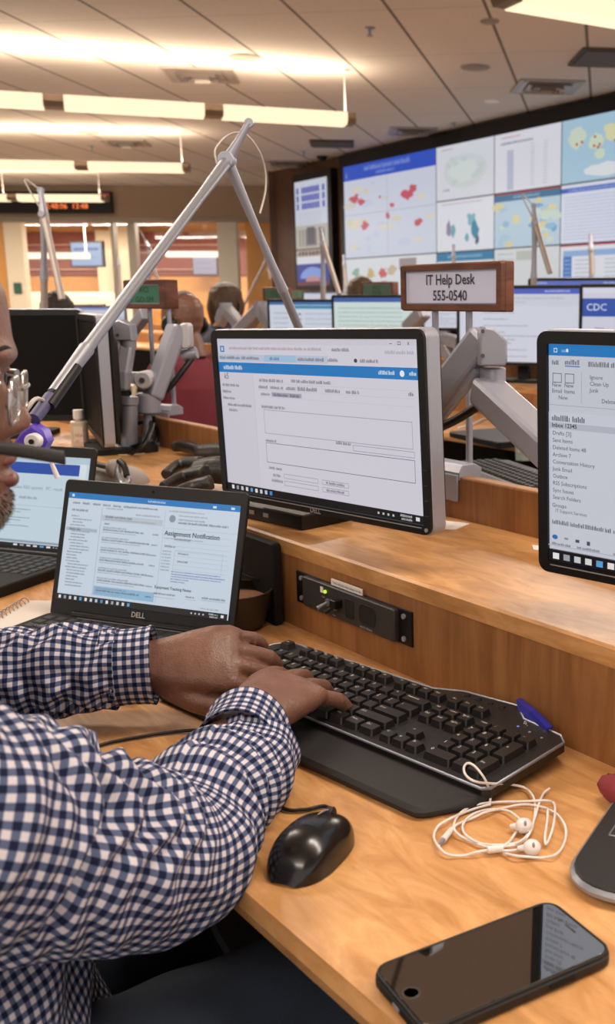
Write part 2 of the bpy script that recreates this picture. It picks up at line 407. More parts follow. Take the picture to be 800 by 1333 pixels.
    tt = empty('wall_display', on_y(267, 346, YF + 2.9))
    q = B(); q.rbox((0, 0, 0), .46, .33, .05, .01, axis='y'); q.build('display_case', M_BLACK, tt)
    screen('screen', .44, .31, [('r', 0, 0, 1, 1, '#a9a4b8'), ('l', .1, .3, .7, .08, '#8583a5'), ('l', .1, .6, .7, .08, '#8583a5')], tt, y=-.028)
    tag(tt, 'small lilac display on the red wall behind the glass, right of the long boom', 'display')
    # ticker on the fascia
    A = on_y(-40, 278, YF); E = on_y(147, 250, YF)
    t = empty('ticker_sign', ((A.x + E.x) / 2, YF - .06, (A.z + E.z) / 2)); w = E.x - A.x; h = E.z - A.z
    q = B(); q.rbox((0, 0, 0), w, h, .1, .01, axis='y'); q.build('ticker_case', M_BLACK, t)
    q = B(); q.text('12:48:06  13:48', h * .36, Matrix.Translation((.05, -.053, -h * .30)) @ Matrix.Rotation(math.pi / 2, 4, 'X')); q.build('led_digits', emis('#ff7a3c', 1.6), t)
    q = B(); q.box((w * .46, -.053, h * .22), (.13, .004, .12)); q.build('red_indicator', emis('#b03038', .8), t)
    tag(t, 'long black ticker sign with orange digits high on the far fascia', 'sign')
    # small green plate on the pier
    p = on_y(23, 375, YF - .02); q = B(); q.rbox((0, 0, 0), .12, .17, .02, .01, axis='y'); o = q.build('door_plate', mat('plate_green', '#2f5b45', .5), loc=p); tag(o, 'small green plate on the cream pier at the far left', 'sign')
    # video wall frame and display panels
    t = empty('video_wall', (_w0.x, _w0.y, 0), WA); S = lambda px: (on_wall(px, 393) - Vector((_w0.x, _w0.y, CAM.z))).dot(WD)
    xs = [S(p) for p in (453, 512, 571, 645, 730, 830, 945)]; zs = [CAM.z + 1.64, CAM.z + 1.07, CAM.z + .53, CAM.z - .02]
    q = B(); q.box(((xs[0] + xs[-1]) / 2, .03, (zs[-1] + ZC) / 2 - .12), (xs[-1] - xs[0] + .22, .1, ZC - zs[-1] + .2)); q.build('bezel', M_BLACK, t)
    def panel(i0, i1, j0, j1, items, sd=1):
        w = xs[i1] - xs[i0] - .012; h = zs[j0] - zs[j1] - .012
        o = screen('display_panel', w, h, items, t, y=-.025, strength=.8, seed=sd); o.location = ((xs[i0] + xs[i1]) / 2, 0, (zs[j0] + zs[j1]) / 2)
    K = '#d6dbe8'; rnd = random.Random(4)
    it = [('r', 0, 0, 1, 1, '#cfd5e6'), ('r', 0, 0, 1, .16, '#2f55c4'), ('l', .25, .03, .5, .05, '#8fa6e6'), ('l', .38, .1, .2, .03, '#8fa6e6'), ('t', .03, .13, .1, 'i', '#e6ecff')]
    for k in range(26): it.append(('p', blob(rnd.uniform(.05, .95), rnd.uniform(.22, .95), rnd.uniform(.03, .09), rnd.uniform(.02, .06), k), rnd.choice(('#d9d0b4', '#dcd6c6', '#c6cfe6', '#d3cfcb'))))
    for cx, cy, rx, ry in ((.12, .36, .09, .06), (.2, .4, .06, .05), (.72, .4, .08, .07), (.78, .34, .05, .06), (.24, .66, .06, .06), (.55, .48, .03, .04), (.5, .58, .03, .05), (.82, .68, .06, .05), (.42, .38, .02, .02)):
        it.append(('p', blob(cx, cy, rx, ry, int(cx * 90), 16, .6), '#c9566b'))
    it.append(('r', .5, .16, .503, 1, '#9aa0b5')); it.append(('r', 0, .53, 1, .535, '#9aa0b5')); panel(0, 2, 0, 2, it)
    it = [('r', 0, 0, 1, 1, '#dce0e6')]
    for k, (cx, cy, c) in enumerate(((.2, .3, '#8fb5a8'), (.3, .5, '#7fae9d'), (.5, .35, '#cbb27c'), (.72, .35, '#cf6470'), (.75, .6, '#cf6470'), (.9, .3, '#c4ba9c'))): it.append(('p', blob(cx * .6, cy, .07, .14, k, 14, .6), c))
    it += [('r', .62, .05, .8, .3, '#9b8f93'), ('p', blob(.78, .6, .1, .2, 7), '#d8cda6')]; panel(0, 2, 2, 3, it)
    it = [('r', 0, 0, 1, 1, '#dadde6'), ('l', .1, .06, .2, .03, '#b06070'), ('p', blob(.5, .5, .4, .34, 3, 20, .12), '#cfd8dc'), ('p', blob(.5, .5, .3, .24, 5, 16, .3), '#d6e0df'), ('l', .12, .8, .12, .04, '#5a6478')]
    for k in range(10): it.append(('p', blob(rnd.uniform(.2, .8), rnd.uniform(.25, .75), .07, .05, k), '#c6d3d4'))
    panel(2, 3, 0, 1, it)
    it = [('r', 0, 0, 1, 1, '#dfe2ea'), ('l', .1, .05, .7, .03, '#a88')]
    for k, (cx, cy, rx, ry, c) in enumerate(((.22, .55, .07, .2, '#8d86a6'), (.3, .6, .05, .16, '#6aa9b5'), (.62, .4, .1, .15, '#7fb3c4'), (.68, .6, .09, .22, '#3b85a8'), (.72, .8, .04, .12, '#39597f'), (.55, .75, .05, .1, '#6aa9b5'))): it.append(('p', blob(cx, cy, rx, ry, k, 16, .5), c))
    panel(2, 3, 1, 2, it)
    it = [('r', 0, 0, 1, 1, '#cfd9d6'), ('r', 0, 0, 1, .17, '#2e7aa6'), ('l', .2, .05, .6, .06, '#9cc4dc'), ('p', blob(.5, .6, .45, .3, 3), '#ddd8b6'), ('p', blob(.3, .7, .2, .2, 6), '#a9cdd8')]; panel(2, 3, 2, 3, it)
    it = [('r', 0, 0, 1, 1, '#dfe0ea'), ('l', .1, .06, .3, .03, '#c05060'), ('l', .1, .15, .5, .045, '#3e4a78'), ('r', .2, .3, .3, .98, '#c3c8dc')]
    for k in range(14): it += [('l', .2, .3 + k * .048, .1, .02, '#8088a8'), ('l', .56, .24 + k * .052, .06, .02, '#9096a8'), ('l', .75, .24 + k * .052, .06, .02, '#9096a8'), ('r', .2, .29 + k * .048, .8, .292 + k * .048, '#c9cad6')]
    panel(3, 4, 0, 1, it)
    it = [('r', 0, 0, 1, 1, '#b7cfe0'), ('r', 0, 0, 1, .03, '#a04050'), ('r', 0, .03, 1, .15, '#2f7099'), ('l', .3, .06, .4, .05, '#9cc4dc')]
    for k in range(30): it.append(('p', blob(rnd.uniform(.05, .95), rnd.uniform(.2, .95), rnd.uniform(.05, .14), rnd.uniform(.04, .1), k + 50, 12, .5), rnd.choice(('#8fbad8', '#6da5cc', '#dcd3a4', '#d9cf9c', '#a9c9dc', '#cbd9cf'))))
    panel(3, 4, 1, 2, it)
    it = [('r', 0, 0, 1, 1, '#d5d8dc'), ('r', .35, .05, .62, .22, '#b9bfb9')]
    for k in range(9): it.append(('l', .06, .08 + k * .1, .25, .03, '#8f97a5'))
    panel(3, 4, 2, 3, it)
    it = [('r', 0, 0, 1, 1, '#a9cbe0'), ('p', blob(.2, .3, .14, .2, 1, 16, .4), '#cfdccb'), ('p', blob(.7, .3, .2, .16, 2, 16, .4), '#dfdcae'), ('p', blob(.6, .85, .4, .12, 3, 16, .4), '#e0e4ea'), ('p', blob(.45, .4, .12, .14, 4, 16, .4), '#cfdfc6'), ('p', blob(.5, .6, .08, .1, 9, 16, .4), '#cfdfc6')]
    for k, (cx, cy) in enumerate(((.2, .4), (.27, .38), (.44, .33), (.43, .47), (.48, .5), (.5, .46), (.7, .44))): it.append(('p', blob(cx, cy, .02, .028, k, 9, .3), '#c03838'))
    panel(4, 5, 0, 1, it)
    it = [('r', 0, 0, 1, 1, '#d9def0'), ('r', 0, .06, 1, .14, '#3560c0'), ('l', .1, .08, .8, .04, '#b0c2ef')]
    for k in range(14): it.append(('l', .04, .2 + k * .055, .9, .025, '#a3abc8'))
    panel(4, 5, 1, 2, it)
    it = [('r', 0, 0, 1, 1, '#dfe2ec'), ('r', 0, 0, 1, .03, '#b04050'), ('r', .04, .1, .98, .2, '#8fb0dc'), ('r', .04, .2, .16, .95, '#3f78bd')]
    for k in range(10): it += [('l', .2, .25 + k * .07, .28, .03, '#9aa0b0'), ('l', .6, .25 + k * .07, .3, .03, '#9aa0b0'), ('l', .06, .25 + k * .07, .08, .03, '#b5cdec')]
    panel(4, 5, 2, 3, it)
    for j in range(3):
        it = [('r', 0, 0, 1, 1, '#d3dbe8'), ('r', 0, 0, 1, .1, '#3f78bd')]
        for k in range(12): it.append(('l', .05, .18 + k * .065, .85, .03, '#9aa6bd'))
        panel(5, 6, j, j + 1, it, j)
    tag(t, 'huge wall of joined screens showing maps and tables on the right wall', 'video wall')
    # side display
    a = on_wall(383, 242, -.05); e = on_wall(425, 229, -.05); zt = on_wall(404, 235).z; zb = on_wall(404, 372).z
    w = (e - a).dot(WD); c = (a + e) / 2; t = empty('side_display', (c.x, c.y, (zt + zb) / 2), WA); h = zt - zb
    q = B(); q.rbox((0, .06, 0), w + .16, h + .2, .1, .01, axis='y'); q.build('bezel', M_BLACK, t)
    it = [('r', 0, 0, 1, 1, '#cdd3e2')]
    for r in range(3):
        for k in range(11):
            if k not in (1, 9): it.append(('r', .06 + k * .08, .06 + r * .075, .125 + k * .08, .118 + r * .075, '#4a55b8'))
    for k in range(6): it.append(('l', .1, .3 + k * .025, .7, .012, '#a8aebf'))
    it += [('r', 0, .42, 1, .72, '#b9b3ab'), ('r', .3, .46, .66, .62, '#7d7a80'), ('r', .36, .44, .6, .6, '#565560'), ('r', .1, .46, .16, .62, '#8d8780'), ('r', .2, .46, .26, .62, '#8d8780'), ('r', .72, .46, .78, .62, '#8d8780'), ('r', .84, .46, .9, .62, '#8d8780'), ('r', 0, .64, 1, .66, '#6d5f57')]
    for k in range(8): it.append(('p', blob(.1 + k * .11, .69, .06, .03, k), '#6b5048'))
    it += [('r', 0, .72, 1, .79, '#d8dae2'), ('r', 0, .79, 1, 1, '#2d3f93'), ('p', [(.1 + .8 * (.5 - .5 * math.cos(math.pi * k / 12)), .93 - .11 * math.sin(math.pi * k / 12)) for k in range(13)], '#7f9ee0'), ('p', blob(.5, .95, .3, .05, 3), '#c08d94'), ('r', 0, .96, 1, 1, '#6a3a48')]
    screen('screen', w, h, it, t, y=-.002, strength=.8); tag(t, 'tall narrow wall display with purple squares table over a building photograph', 'display')
    p = on_wall(431, 262); t = empty('wall_camera', p - WN * .12 + Vector((0, 0, .85 - .3)), WA)
    q = B(); q.sph((0, 0, 0), .07, 0); q.cyl((0, 0, 0), (.0, .1, .05), .02); q.build('camera_dome', M_BLACK, t, smooth=True); tag(t, 'small black dome camera on timber between the two wall displays', 'camera')
    # ceiling fittings
    vent_m = mat('vent_metal', '#a49a94', .4, .5); dark = mat('vent_dark', '#4a423d', .7)
    def vent(x, y, sz, rz, label, plain=False):
        t = empty('ceiling_vent', on_z(x, y, CEIL), rz); q = B(); q.box((0, 0, -.008), (sz, sz, .016)); q.build('frame', dark if plain else vent_m, t, bevel=.003)
        q = B()
        if plain: q.box((0, 0, -.02), (sz * .9, sz * .9, .01)); q.build('grille', dark, t)
        else:
            for k in range(4):
                s = sz * (.9 - k * .21); z = -.02 - k * .012; r = rrect(s, s, .01, 2); ri = rrect(s * .86, s * .86, .01, 2); n = len(r)
                q.add([(a, b2, z) for a, b2 in r] + [(a, b2, z + .03) for a, b2 in ri], [(i, (i + 1) % n, n + (i + 1) % n, n + i) for i in range(n)])
            q.build('louvre', vent_m, t)
        tag(t, label, 'vent', 'square air vents in the ceiling' if 0 else None)
    vent(262, 97, .55, .12, 'square louvred air vent above the nearer hanging light row'); vent(163, 185, .5, .12, 'louvred air vent between the two hanging light rows')
    vent(712, 112, .55, .12, 'bright louvred air vent nearest the upper right of the video wall'); vent(537, 170, .5, .12, 'louvred air vent just above the blue header of the video wall')
    vent(376, 212, .5, .12, 'louvred air vent above the tall narrow display'); vent(432, 186, .5, .12, 'flat dark grille right of the light row end', True); vent(795, 74, .55, .12, 'flat dark grille at the right edge of the ceiling', True)
    def speaker(x, y, label, r=.11):
        t = empty('ceiling_speaker', on_z(x, y, CEIL)); q = B(); q.lathe([(r, 0), (r, -.008), (r * .92, -.012), (0, -.014)]); q.build('cover', mat('speaker_cover', '#8d7f72', .6), t, smooth=True)
        q = B(); q.lathe([(r * 1.06, 0), (r * 1.06, -.004), (r, -.01), (r, 0)]); q.build('rim', M_GREY, t); tag(t, label, 'speaker')
    speaker(318, 74, 'round ceiling speaker right of the louvred vent, left half of ceiling'); speaker(618, 87, 'round ceiling speaker above the right half of the video wall'); speaker(115, 171, 'round ceiling speaker behind the nearer light row at left'); speaker(637, 27, 'pale round ceiling disc near the top right', .06)
    def sprinkler(x, y, label):
        t = empty('sprinkler', on_z(x, y, CEIL)); q = B(); q.lathe([(.035, 0), (.035, -.006), (.012, -.012), (.01, -.05)], seg=12); q.build('body', M_SILVER, t); q = B(); q.lathe([(.022, -.055), (.022, -.05), (0, -.05)], seg=12); q.build('deflector', M_SILVER, t); tag(t, label, 'sprinkler')
    sprinkler(481, 36, 'ceiling sprinkler left of the pale disc at top'); sprinkler(590, 160, 'ceiling sprinkler close above the video wall centre'); sprinkler(720, 140, 'ceiling sprinkler just above the right video wall'); sprinkler(118, 190, 'ceiling sprinkler behind the nearer light row at left'); sprinkler(395, 197, 'ceiling sprinkler near the timber wall end')
    t = empty('recessed_light', on_z(640, 131, CEIL)); q = B(); q.lathe([(.07, 0), (.07, -.01), (.05, -.01)]); q.build('ring', M_WHITE, t); q = B(); q.lathe([(.05, -.006), (0, -.006)]); q.build('lens', emis('#ffd9a8', 1.3), t); tag(t, 'small lit downlight above the middle of the video wall', 'ceiling light')
    # hanging light rows
    body = mat('lamp_body', '#7c6a5b', .5, .3); lens = emis('#ffe6bf', 1.25)
    def pendant(p0, p1, breaks, rods, label, group=None, up=UPLIGHT_W, down=0., power_n=2):
        a = Vector(p0); e = Vector(p1); d = (e - a); l = d.length; ang = math.atan2(d.y, d.x)
        t = empty('pendant_light', a, ang)
        q = B(); q.prism([(-.1, .0), (-.075, -.035), (.075, -.035), (.1, .0), (.07, .05), (-.07, .05)], 0, l, axis='x'); q.build('housing', body, t)
        seg = [0.] + breaks + [1.]
        for i in range(len(seg) - 1):
            x0 = seg[i] * l + .07; x1 = seg[i + 1] * l - .07; q = B()
            q.prism([(-.108, .045), (-.102, -.02), (-.07, -.044), (.07, -.044), (.102, -.02), (.108, .045)], x0, x1, axis='x'); q.build('diffuser', lens, t)
        for r in rods:
            q = B(); q.cyl((r * l, 0, .04), (r * l, 0, ZC - a.z), .006, seg=8); q.cyl((r * l, 0, ZC - a.z - .02), (r * l, 0, ZC - a.z), .04, seg=12); q.build('rod', M_WHITE, t)
        for k in range(power_n):
            x = l * (k + .5) / power_n
            for nm, W, zz, rx in (('uplight', up, .07, math.pi), ('downlight', down, -.06, 0)):
                if W <= 0: continue
                ld = bpy.data.lights.new(nm, 'AREA'); ld.shape = 'RECTANGLE'; ld.size = l / power_n * .95; ld.size_y = .18; ld.energy = W * l / power_n; ld.color = (1, .80, .58) if nm == 'uplight' else (1, .90, .79)
                lo = bpy.data.objects.new(nm, ld); scene.collection.objects.link(lo); lo.parent = t; lo.location = (x, 0, zz); lo.rotation_euler = (rx, 0, 0)
        tag(t, label, 'pendant light', group); return t
    P = lambda x, y: on_z(x, y, LAMPZ)
    def ext(x0, y0, x1, y1, k0, k1):
        a = P(x0, y0); e = P(x1, y1); return a + (e - a) * k0, a + (e - a) * k1
    a, e = P(0, 130), P(460, 157); a0 = a - (e - a) * .7
    bk = [((P(70, 134) - a0).length) / (e - a0).length, ((P(277, 146.5) - a0).length) / (e - a0).length]
    pendant(a0, e, [.2] + bk, [.3, .985], 'nearer hanging light row ending beside the long boom tip', up=UPLIGHT_W, down=FARDOWN_W, power_n=3)
    a, e = P(0, 215), P(247, 219.5); a0 = a - (e - a) * 1.0
    pendant(a0, e, [.2, .5 + .5 * .43], [.3, .98], 'second hanging light row, shorter, ending above the black ticker', up=UPLIGHT_W, down=FARDOWN_W)
    a, e = P(-200, 257), P(140, 258.5); pendant(a, e, [.64], [.6, .97], 'third hanging light row in front of the black ticker sign', up=UPLIGHT_W * .7, down=FARDOWN_W)
    a, e = P(-120, 281), P(372, 283); pendant(a, e, [.39, .8], [.5, .72], 'farthest hanging light row along the foot of the fascia', up=UPLIGHT_W * .6, down=FARDOWN_W)
    d = (P(800, 22) - P(650, -4)).normalized(); q0 = P(652, -6)
    pendant(q0 , q0 + d * 5, [.45], [.25, .8], 'hanging light row crossing the top right corner', up=UPLIGHT_W * .35, down=FARDOWN_W)
    # unseen rows added out of the frame to light the near desks
    for cx, cy, ll in ((-2.6, 2.9, 3.4), (-1.8, -.9, 4.0), (1.4, .9, 3.0)):
        c = Vector((cx, cy, CAM.z + LAMPZ)); dd = Vector((.97, -.22, 0)); pendant(c - dd * ll / 2, c + dd * ll / 2, [.5], [.1, .9], {-2.6: 'unseen hanging light row added over the left of the near console', -1.8: 'unseen hanging light row added behind the seated man', 1.4: 'unseen hanging light row added over the right of the near console'}[cx], up=UPLIGHT_W * .8, down=DESKFILL_W)
    # lamps in the inner room
    for x0, x1, y, lab in ((30, 116, 333, 'hanging lamp in the glazed room, left pane'), (216, 289, 331, 'hanging lamp in the glazed room, right pane')):
        t = empty('inner_pendant', on_y(x0, y, YF + 1.5)); l = on_y(x1, y, YF + 1.5).x - t.location.x
        q = B(); q.rbox((l / 2, 0, 0), l, .1, .12, .02, axis='y'); q.build('diffuser', emis('#fff0d4', 1.3), t); q = B(); q.cyl((l - .05, 0, 0), (l - .05, 0, ZC - .28 - t.location.z), .012); q.build('rod', M_WHITE, t)
        ld = bpy.data.lights.new('lamp', 'AREA'); ld.size = l; ld.size_y = 1; ld.shape = 'RECTANGLE'; ld.energy = 60; ld.color = (1, .85, .66); lo = bpy.data.objects.new('lamp', ld); scene.collection.objects.link(lo); lo.parent = t; lo.location = (l / 2, .3, .5)
        tag(t, lab, 'pendant light')
room()

# ------------------------------------------------------------ consoles
def console(name, v0, u0, u1, label, front=-.39, uc=0.):
    """v0 is the riser plane; shelf .275 deep behind it, low panel behind the shelf"""
    um = (u0 + u1) / 2; p = uvz(um, v0, 0); t = empty(name, p, UA); l = u1 - u0
    b = B(); b.prism([(front + .018, DESK - .034), (front + .004, DESK - .03), (front, DESK - .017), (front + .004, DESK - .004), (front + .016, DESK), (0.0, DESK), (0.0, DESK - .034)], -l / 2, l / 2, axis='x'); b.build('worktop', M_MAPLE, t, smooth=30)
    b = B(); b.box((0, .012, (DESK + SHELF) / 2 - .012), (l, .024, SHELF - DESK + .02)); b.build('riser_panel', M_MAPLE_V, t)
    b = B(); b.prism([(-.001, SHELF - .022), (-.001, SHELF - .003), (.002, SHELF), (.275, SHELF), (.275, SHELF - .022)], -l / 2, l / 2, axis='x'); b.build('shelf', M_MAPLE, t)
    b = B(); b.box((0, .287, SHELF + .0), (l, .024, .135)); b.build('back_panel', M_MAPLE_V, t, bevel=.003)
    b = B(); b.box((0, .16, (DESK - .034) / 2 + .05), (l - .05, .24, DESK - .12)); b.build('base_cabinet', M_BLACKM, t)
    for x in [k for k in (-l / 2 + .1, 0, l / 2 - .1)]:
        b = B(); b.box((x, front / 2, (DESK - .034) / 2), (.03, -front - .1, DESK - .034)); b.build('support', M_BLACKM, t)
    tag(t, label, 'desk console'); return t
console('console_desk', .735, -3.9, .75, 'maple console desk in front with keyboard, phone and mouse on it')
console('console_desk', 2.83, -6.4, 1.2, 'maple console desk in the second row, behind the sign posts', front=-.5)
console('console_desk', 5.0, -15.5, 0.3, 'maple console desk in the third row, far behind', front=-.5)
# ------------------------------------------------------------ monitors
R_ = math.radians
def X90(x, y, z): return Matrix.Translation((x, y, z)) @ Matrix.Rotation(math.pi / 2, 4, 'X')
def monitor(loc, yaw, tilt, w, h, items, label, roll=0., bez=.0135, off=False, logo=True, buttons=True, seed=1, depth=.022, group=None, strength=.85, rot=None):
    t = empty('computer_monitor', loc, rot=rot or (R_(tilt), R_(roll), R_(yaw)))
    W = w + 2 * bez; H = h + 2 * bez
    b = B(); o = rrect(W, H, .012, 5); n = len(o); i_ = rrect(w + .001, h + .001, .0008, 5)
    # front frame ring, black
    vs = [(x, -.004, z) for x, z in o] + [(x, -.0045, z) for x, z in i_] + [(x, .002, z) for x, z in i_] + [(x, .003, z) for x, z in o]
    fs = []
    for k in range(n):
        j = (k + 1) % n; fs += [(k, j, n + j, n + k), (n + k, n + j, 2 * n + j, 2 * n + k), (k, 3 * n + k, 3 * n + j, j)]
    b.add(vs, fs, 0)
    b.build('bezel', M_BLACK, t, smooth=35)
    b = B(); b.prism(rrect(W + .003, H + .003, .0135, 5), .0, depth, axis='y', bev=.0015); b.build('side_rim', M_SILVERP, t, smooth=35)
    if not off: b = B(); b.box((0, -.0048, -h / 2 - bez * .32), (w * .985, .0012, .0011)); b.build('groove', M_GREY, t)
    b = B(); b.prism(rrect(W - .01, H - .01, .02, 5), depth - .002, depth + .012, axis='y', bev=.006); b.prism(rrect(W * .6, H * .7, .03, 5), depth + .01, depth + .028, axis='y', bev=.01)
    b.build('back_shell', M_BLACKM, t, smooth=40)
    if off:
        b = B(); b.box((0, -.001, 0), (w, .002, h)); b.build('screen', M_GLOSS if off == 'gloss' else mat('privacy_screen', '#060505', .55, spec=.15), t)
    else: screen('screen', w, h, items, t, y=-.001, seed=seed, strength=strength)
    if logo and not off: b = B(); b.text('*DELL', .0105, X90(-.010, -.0052, -h / 2 - bez * .86)); b.build('logo', mat('logo_grey', '#8f8a86', .4), t)
    if buttons and not off:
        for k in range(4): b = B(); b.box((w / 2 + bez * .55, -.0045, -h / 2 + .012 + k * .019), (.006, .0012, .0008)); b.build('button', mat('button_grey', '#3c3938', .5), t)
        b = B(); b.cyl((w / 2 + bez * .45, -.0035, -h / 2 - bez * .45), (w / 2 + bez * .45, -.006, -h / 2 - bez * .45), .0026, seg=14); b.build('power_button', mat('logo_grey', '#8f8a86', .4), t)
    if not logo or off:
        bpy.context.view_layer.update(); wz = t.matrix_world.translation.z - SHELF; q = B(); q.box((0, depth + .04, -wz / 2), (.05, .025, wz)); q.box((0, depth + .03, -.02), (.08, .05, .08)); q.build('stand', M_BLACKM, t)
        q = B(); q.rbox((0, depth + .03, -wz + .006), .22, .15, .012, .03); q.build('stand_foot', M_BLACKM, t)
    tag(t, label, 'monitor', group); return t
def V(x, y, z): return CAM + Vector((x, y, z))
BLU = '#1d79bf'; INK = '#3c4150'; GRY = '#8a8f9c'; PALE = '#d3d0dc'
icons = ('#e8e8ea', '#9aa0a8', '#c8ccd2', '#d9d9d9', '#57a0d8', '#e8e4e0', '#c9d2de', '#b7c7dc', '#3f8fd0')
def taskbar(y0, n=9, x0=.03, dx=.028, sz=.014, h=.045, c='#0b0d14', asp=.55):
    it = [('r', 0, y0, 1, 1, c)]
    for k in range(n): it.append(('r', x0 + k * dx, y0 + (1 - y0) * .25, x0 + k * dx + sz, y0 + (1 - y0) * .78, icons[k % 9]))
    it += [('l', .90, y0 + (1 - y0) * .18, .05, (1 - y0) * .28, '#d8d8dc'), ('l', .905, y0 + (1 - y0) * .58, .045, (1 - y0) * .28, '#d8d8dc'), ('r', .966, y0 + (1 - y0) * .25, .982, y0 + (1 - y0) * .7, '#e0e0e4')]
    for k in range(4): it.append(('r', .80 + k * .022, y0 + (1 - y0) * .4, .808 + k * .022, y0 + (1 - y0) * .65, '#c8c8cc'))
    return it
it = [('r', 0, 0, 1, 1, PALE), ('r', 0, 0, .2, 1, '#cfccd8'), ('r', 0, 0, 1, .035, '#cdcad6'), ('r', .015, .045, .04, .085, BLU), ('r', .022, .053, .033, .077, PALE), ('l', .07, .05, .5, .018, '#a07f86'), ('l', .62, .05, .08, .02, INK),
      ('t', .955, .03, .035, 'x', INK), ('f', .915, .012, .928, .03, INK), ('r', .88, .022, .892, .025, INK), ('l', .86, .06, .12, .02, '#9a9cab'),
      ('r', .0, .098, .6, .142, '#bcc4d6'), ('r', .27, .098, .44, .142, '#9fc0dc')]
for x, w_, c in ((.01, .12, INK), (.14, .1, INK), (.3, .05, '#2d4f78'), (.45, .13, INK), (.6, .05, INK), (.75, .08, INK)): it.append(('l', x, .11, w_, .02, c))
it += [('p', blob(.73, .12, .008, .012, 3, 10, 0), INK), ('r', 0, .15, 1, .215, BLU), ('l', .03, .17, .11, .026, '#e5eef8'), ('l', .83, .17, .07, .022, '#e5eef8'), ('p', blob(.93, .183, .01, .018, 4, 12, 0), '#e5eef8'), ('l', .96, .17, .03, .022, '#e5eef8'),
       ('t', .03, .27, .055, 'k5', INK), ('l', .015, .31, .1, .018, INK), ('l', .015, .365, .05, .018, INK), ('l', .015, .42, .07, .018, INK), ('l', .04, .475, .14, .018, INK), ('l', .045, .52, .05, .018, INK), ('r', .2, .222, .201, .95, '#b5b3c2'),
       ('l', .235, .255, .13, .02, INK), ('l', .41, .25, .2, .02, INK), ('r', .22, .29, .98, .2915, '#b5b3c2'), ('l', .23, .31, .05, .02, INK), ('l', .295, .31, .07, .02, INK), ('l', .38, .31, .05, .02, INK), ('l', .44, .305, .1, .024, INK), ('l', .58, .31, .07, .02, INK), ('l', .68, .31, .06, .02, INK),
       ('r', .22, .345, .98, .3465, '#b5b3c2'), ('r', .3, .36, .46, .395, '#a7a5b4'), ('l', .24, .368, .05, .018, INK), ('l', .31, .368, .08, .018, INK), ('l', .4, .368, .05, .018, INK), ('r', .22, .4, .98, .4015, '#b5b3c2'), ('l', .955, .3, .02, .02, INK),
       ('l', .24, .47, .13, .018, INK), ('f', .25, .505, .965, .70, '#8f93a3'), ('l', .25, .745, .06, .018, INK), ('l', .62, .7, .07, .018, INK), ('f', .7, .715, .97, .76, '#8f93a3'), ('f', .25, .775, .97, .94, '#4b5a75')]
# stretch content: the window content ends before the task bar
it2 = []
ym = lambda y: y if y < .215 else (.215 + (y - .215) * .775 if y < .98 else y)
for q in it:
    q = list(q)
    if q[0] in 'rf' and len(q) == 6: q[2] = ym(q[2]); q[4] = ym(q[4])
    elif q[0] in 'lt': q[2] = ym(q[2])
    it2.append(tuple(q))
it2 += [('l', .26, .80, .07, .018, INK), ('l', .28, .845, .04, .018, INK), ('l', .27, .88, .06, .018, INK), ('f', .34, .835, .52, .865, '#9396a6'), ('f', .34, .88, .52, .91, '#9396a6'), ('f', .54, .835, .67, .865, '#9396a6'), ('f', .54, .88, .67, .91, '#9396a6'), ('l', .56, .842, .09, .016, INK), ('l', .56, .887, .09, .016, INK)]
main = monitor(V(-.224, 1.392, -.162), -44.0, 1.0, .44, .2266, it2 + taskbar(.952), 'large black-framed monitor showing a web form, centre of the desk shelf', roll=-1.3, bez=.0125)
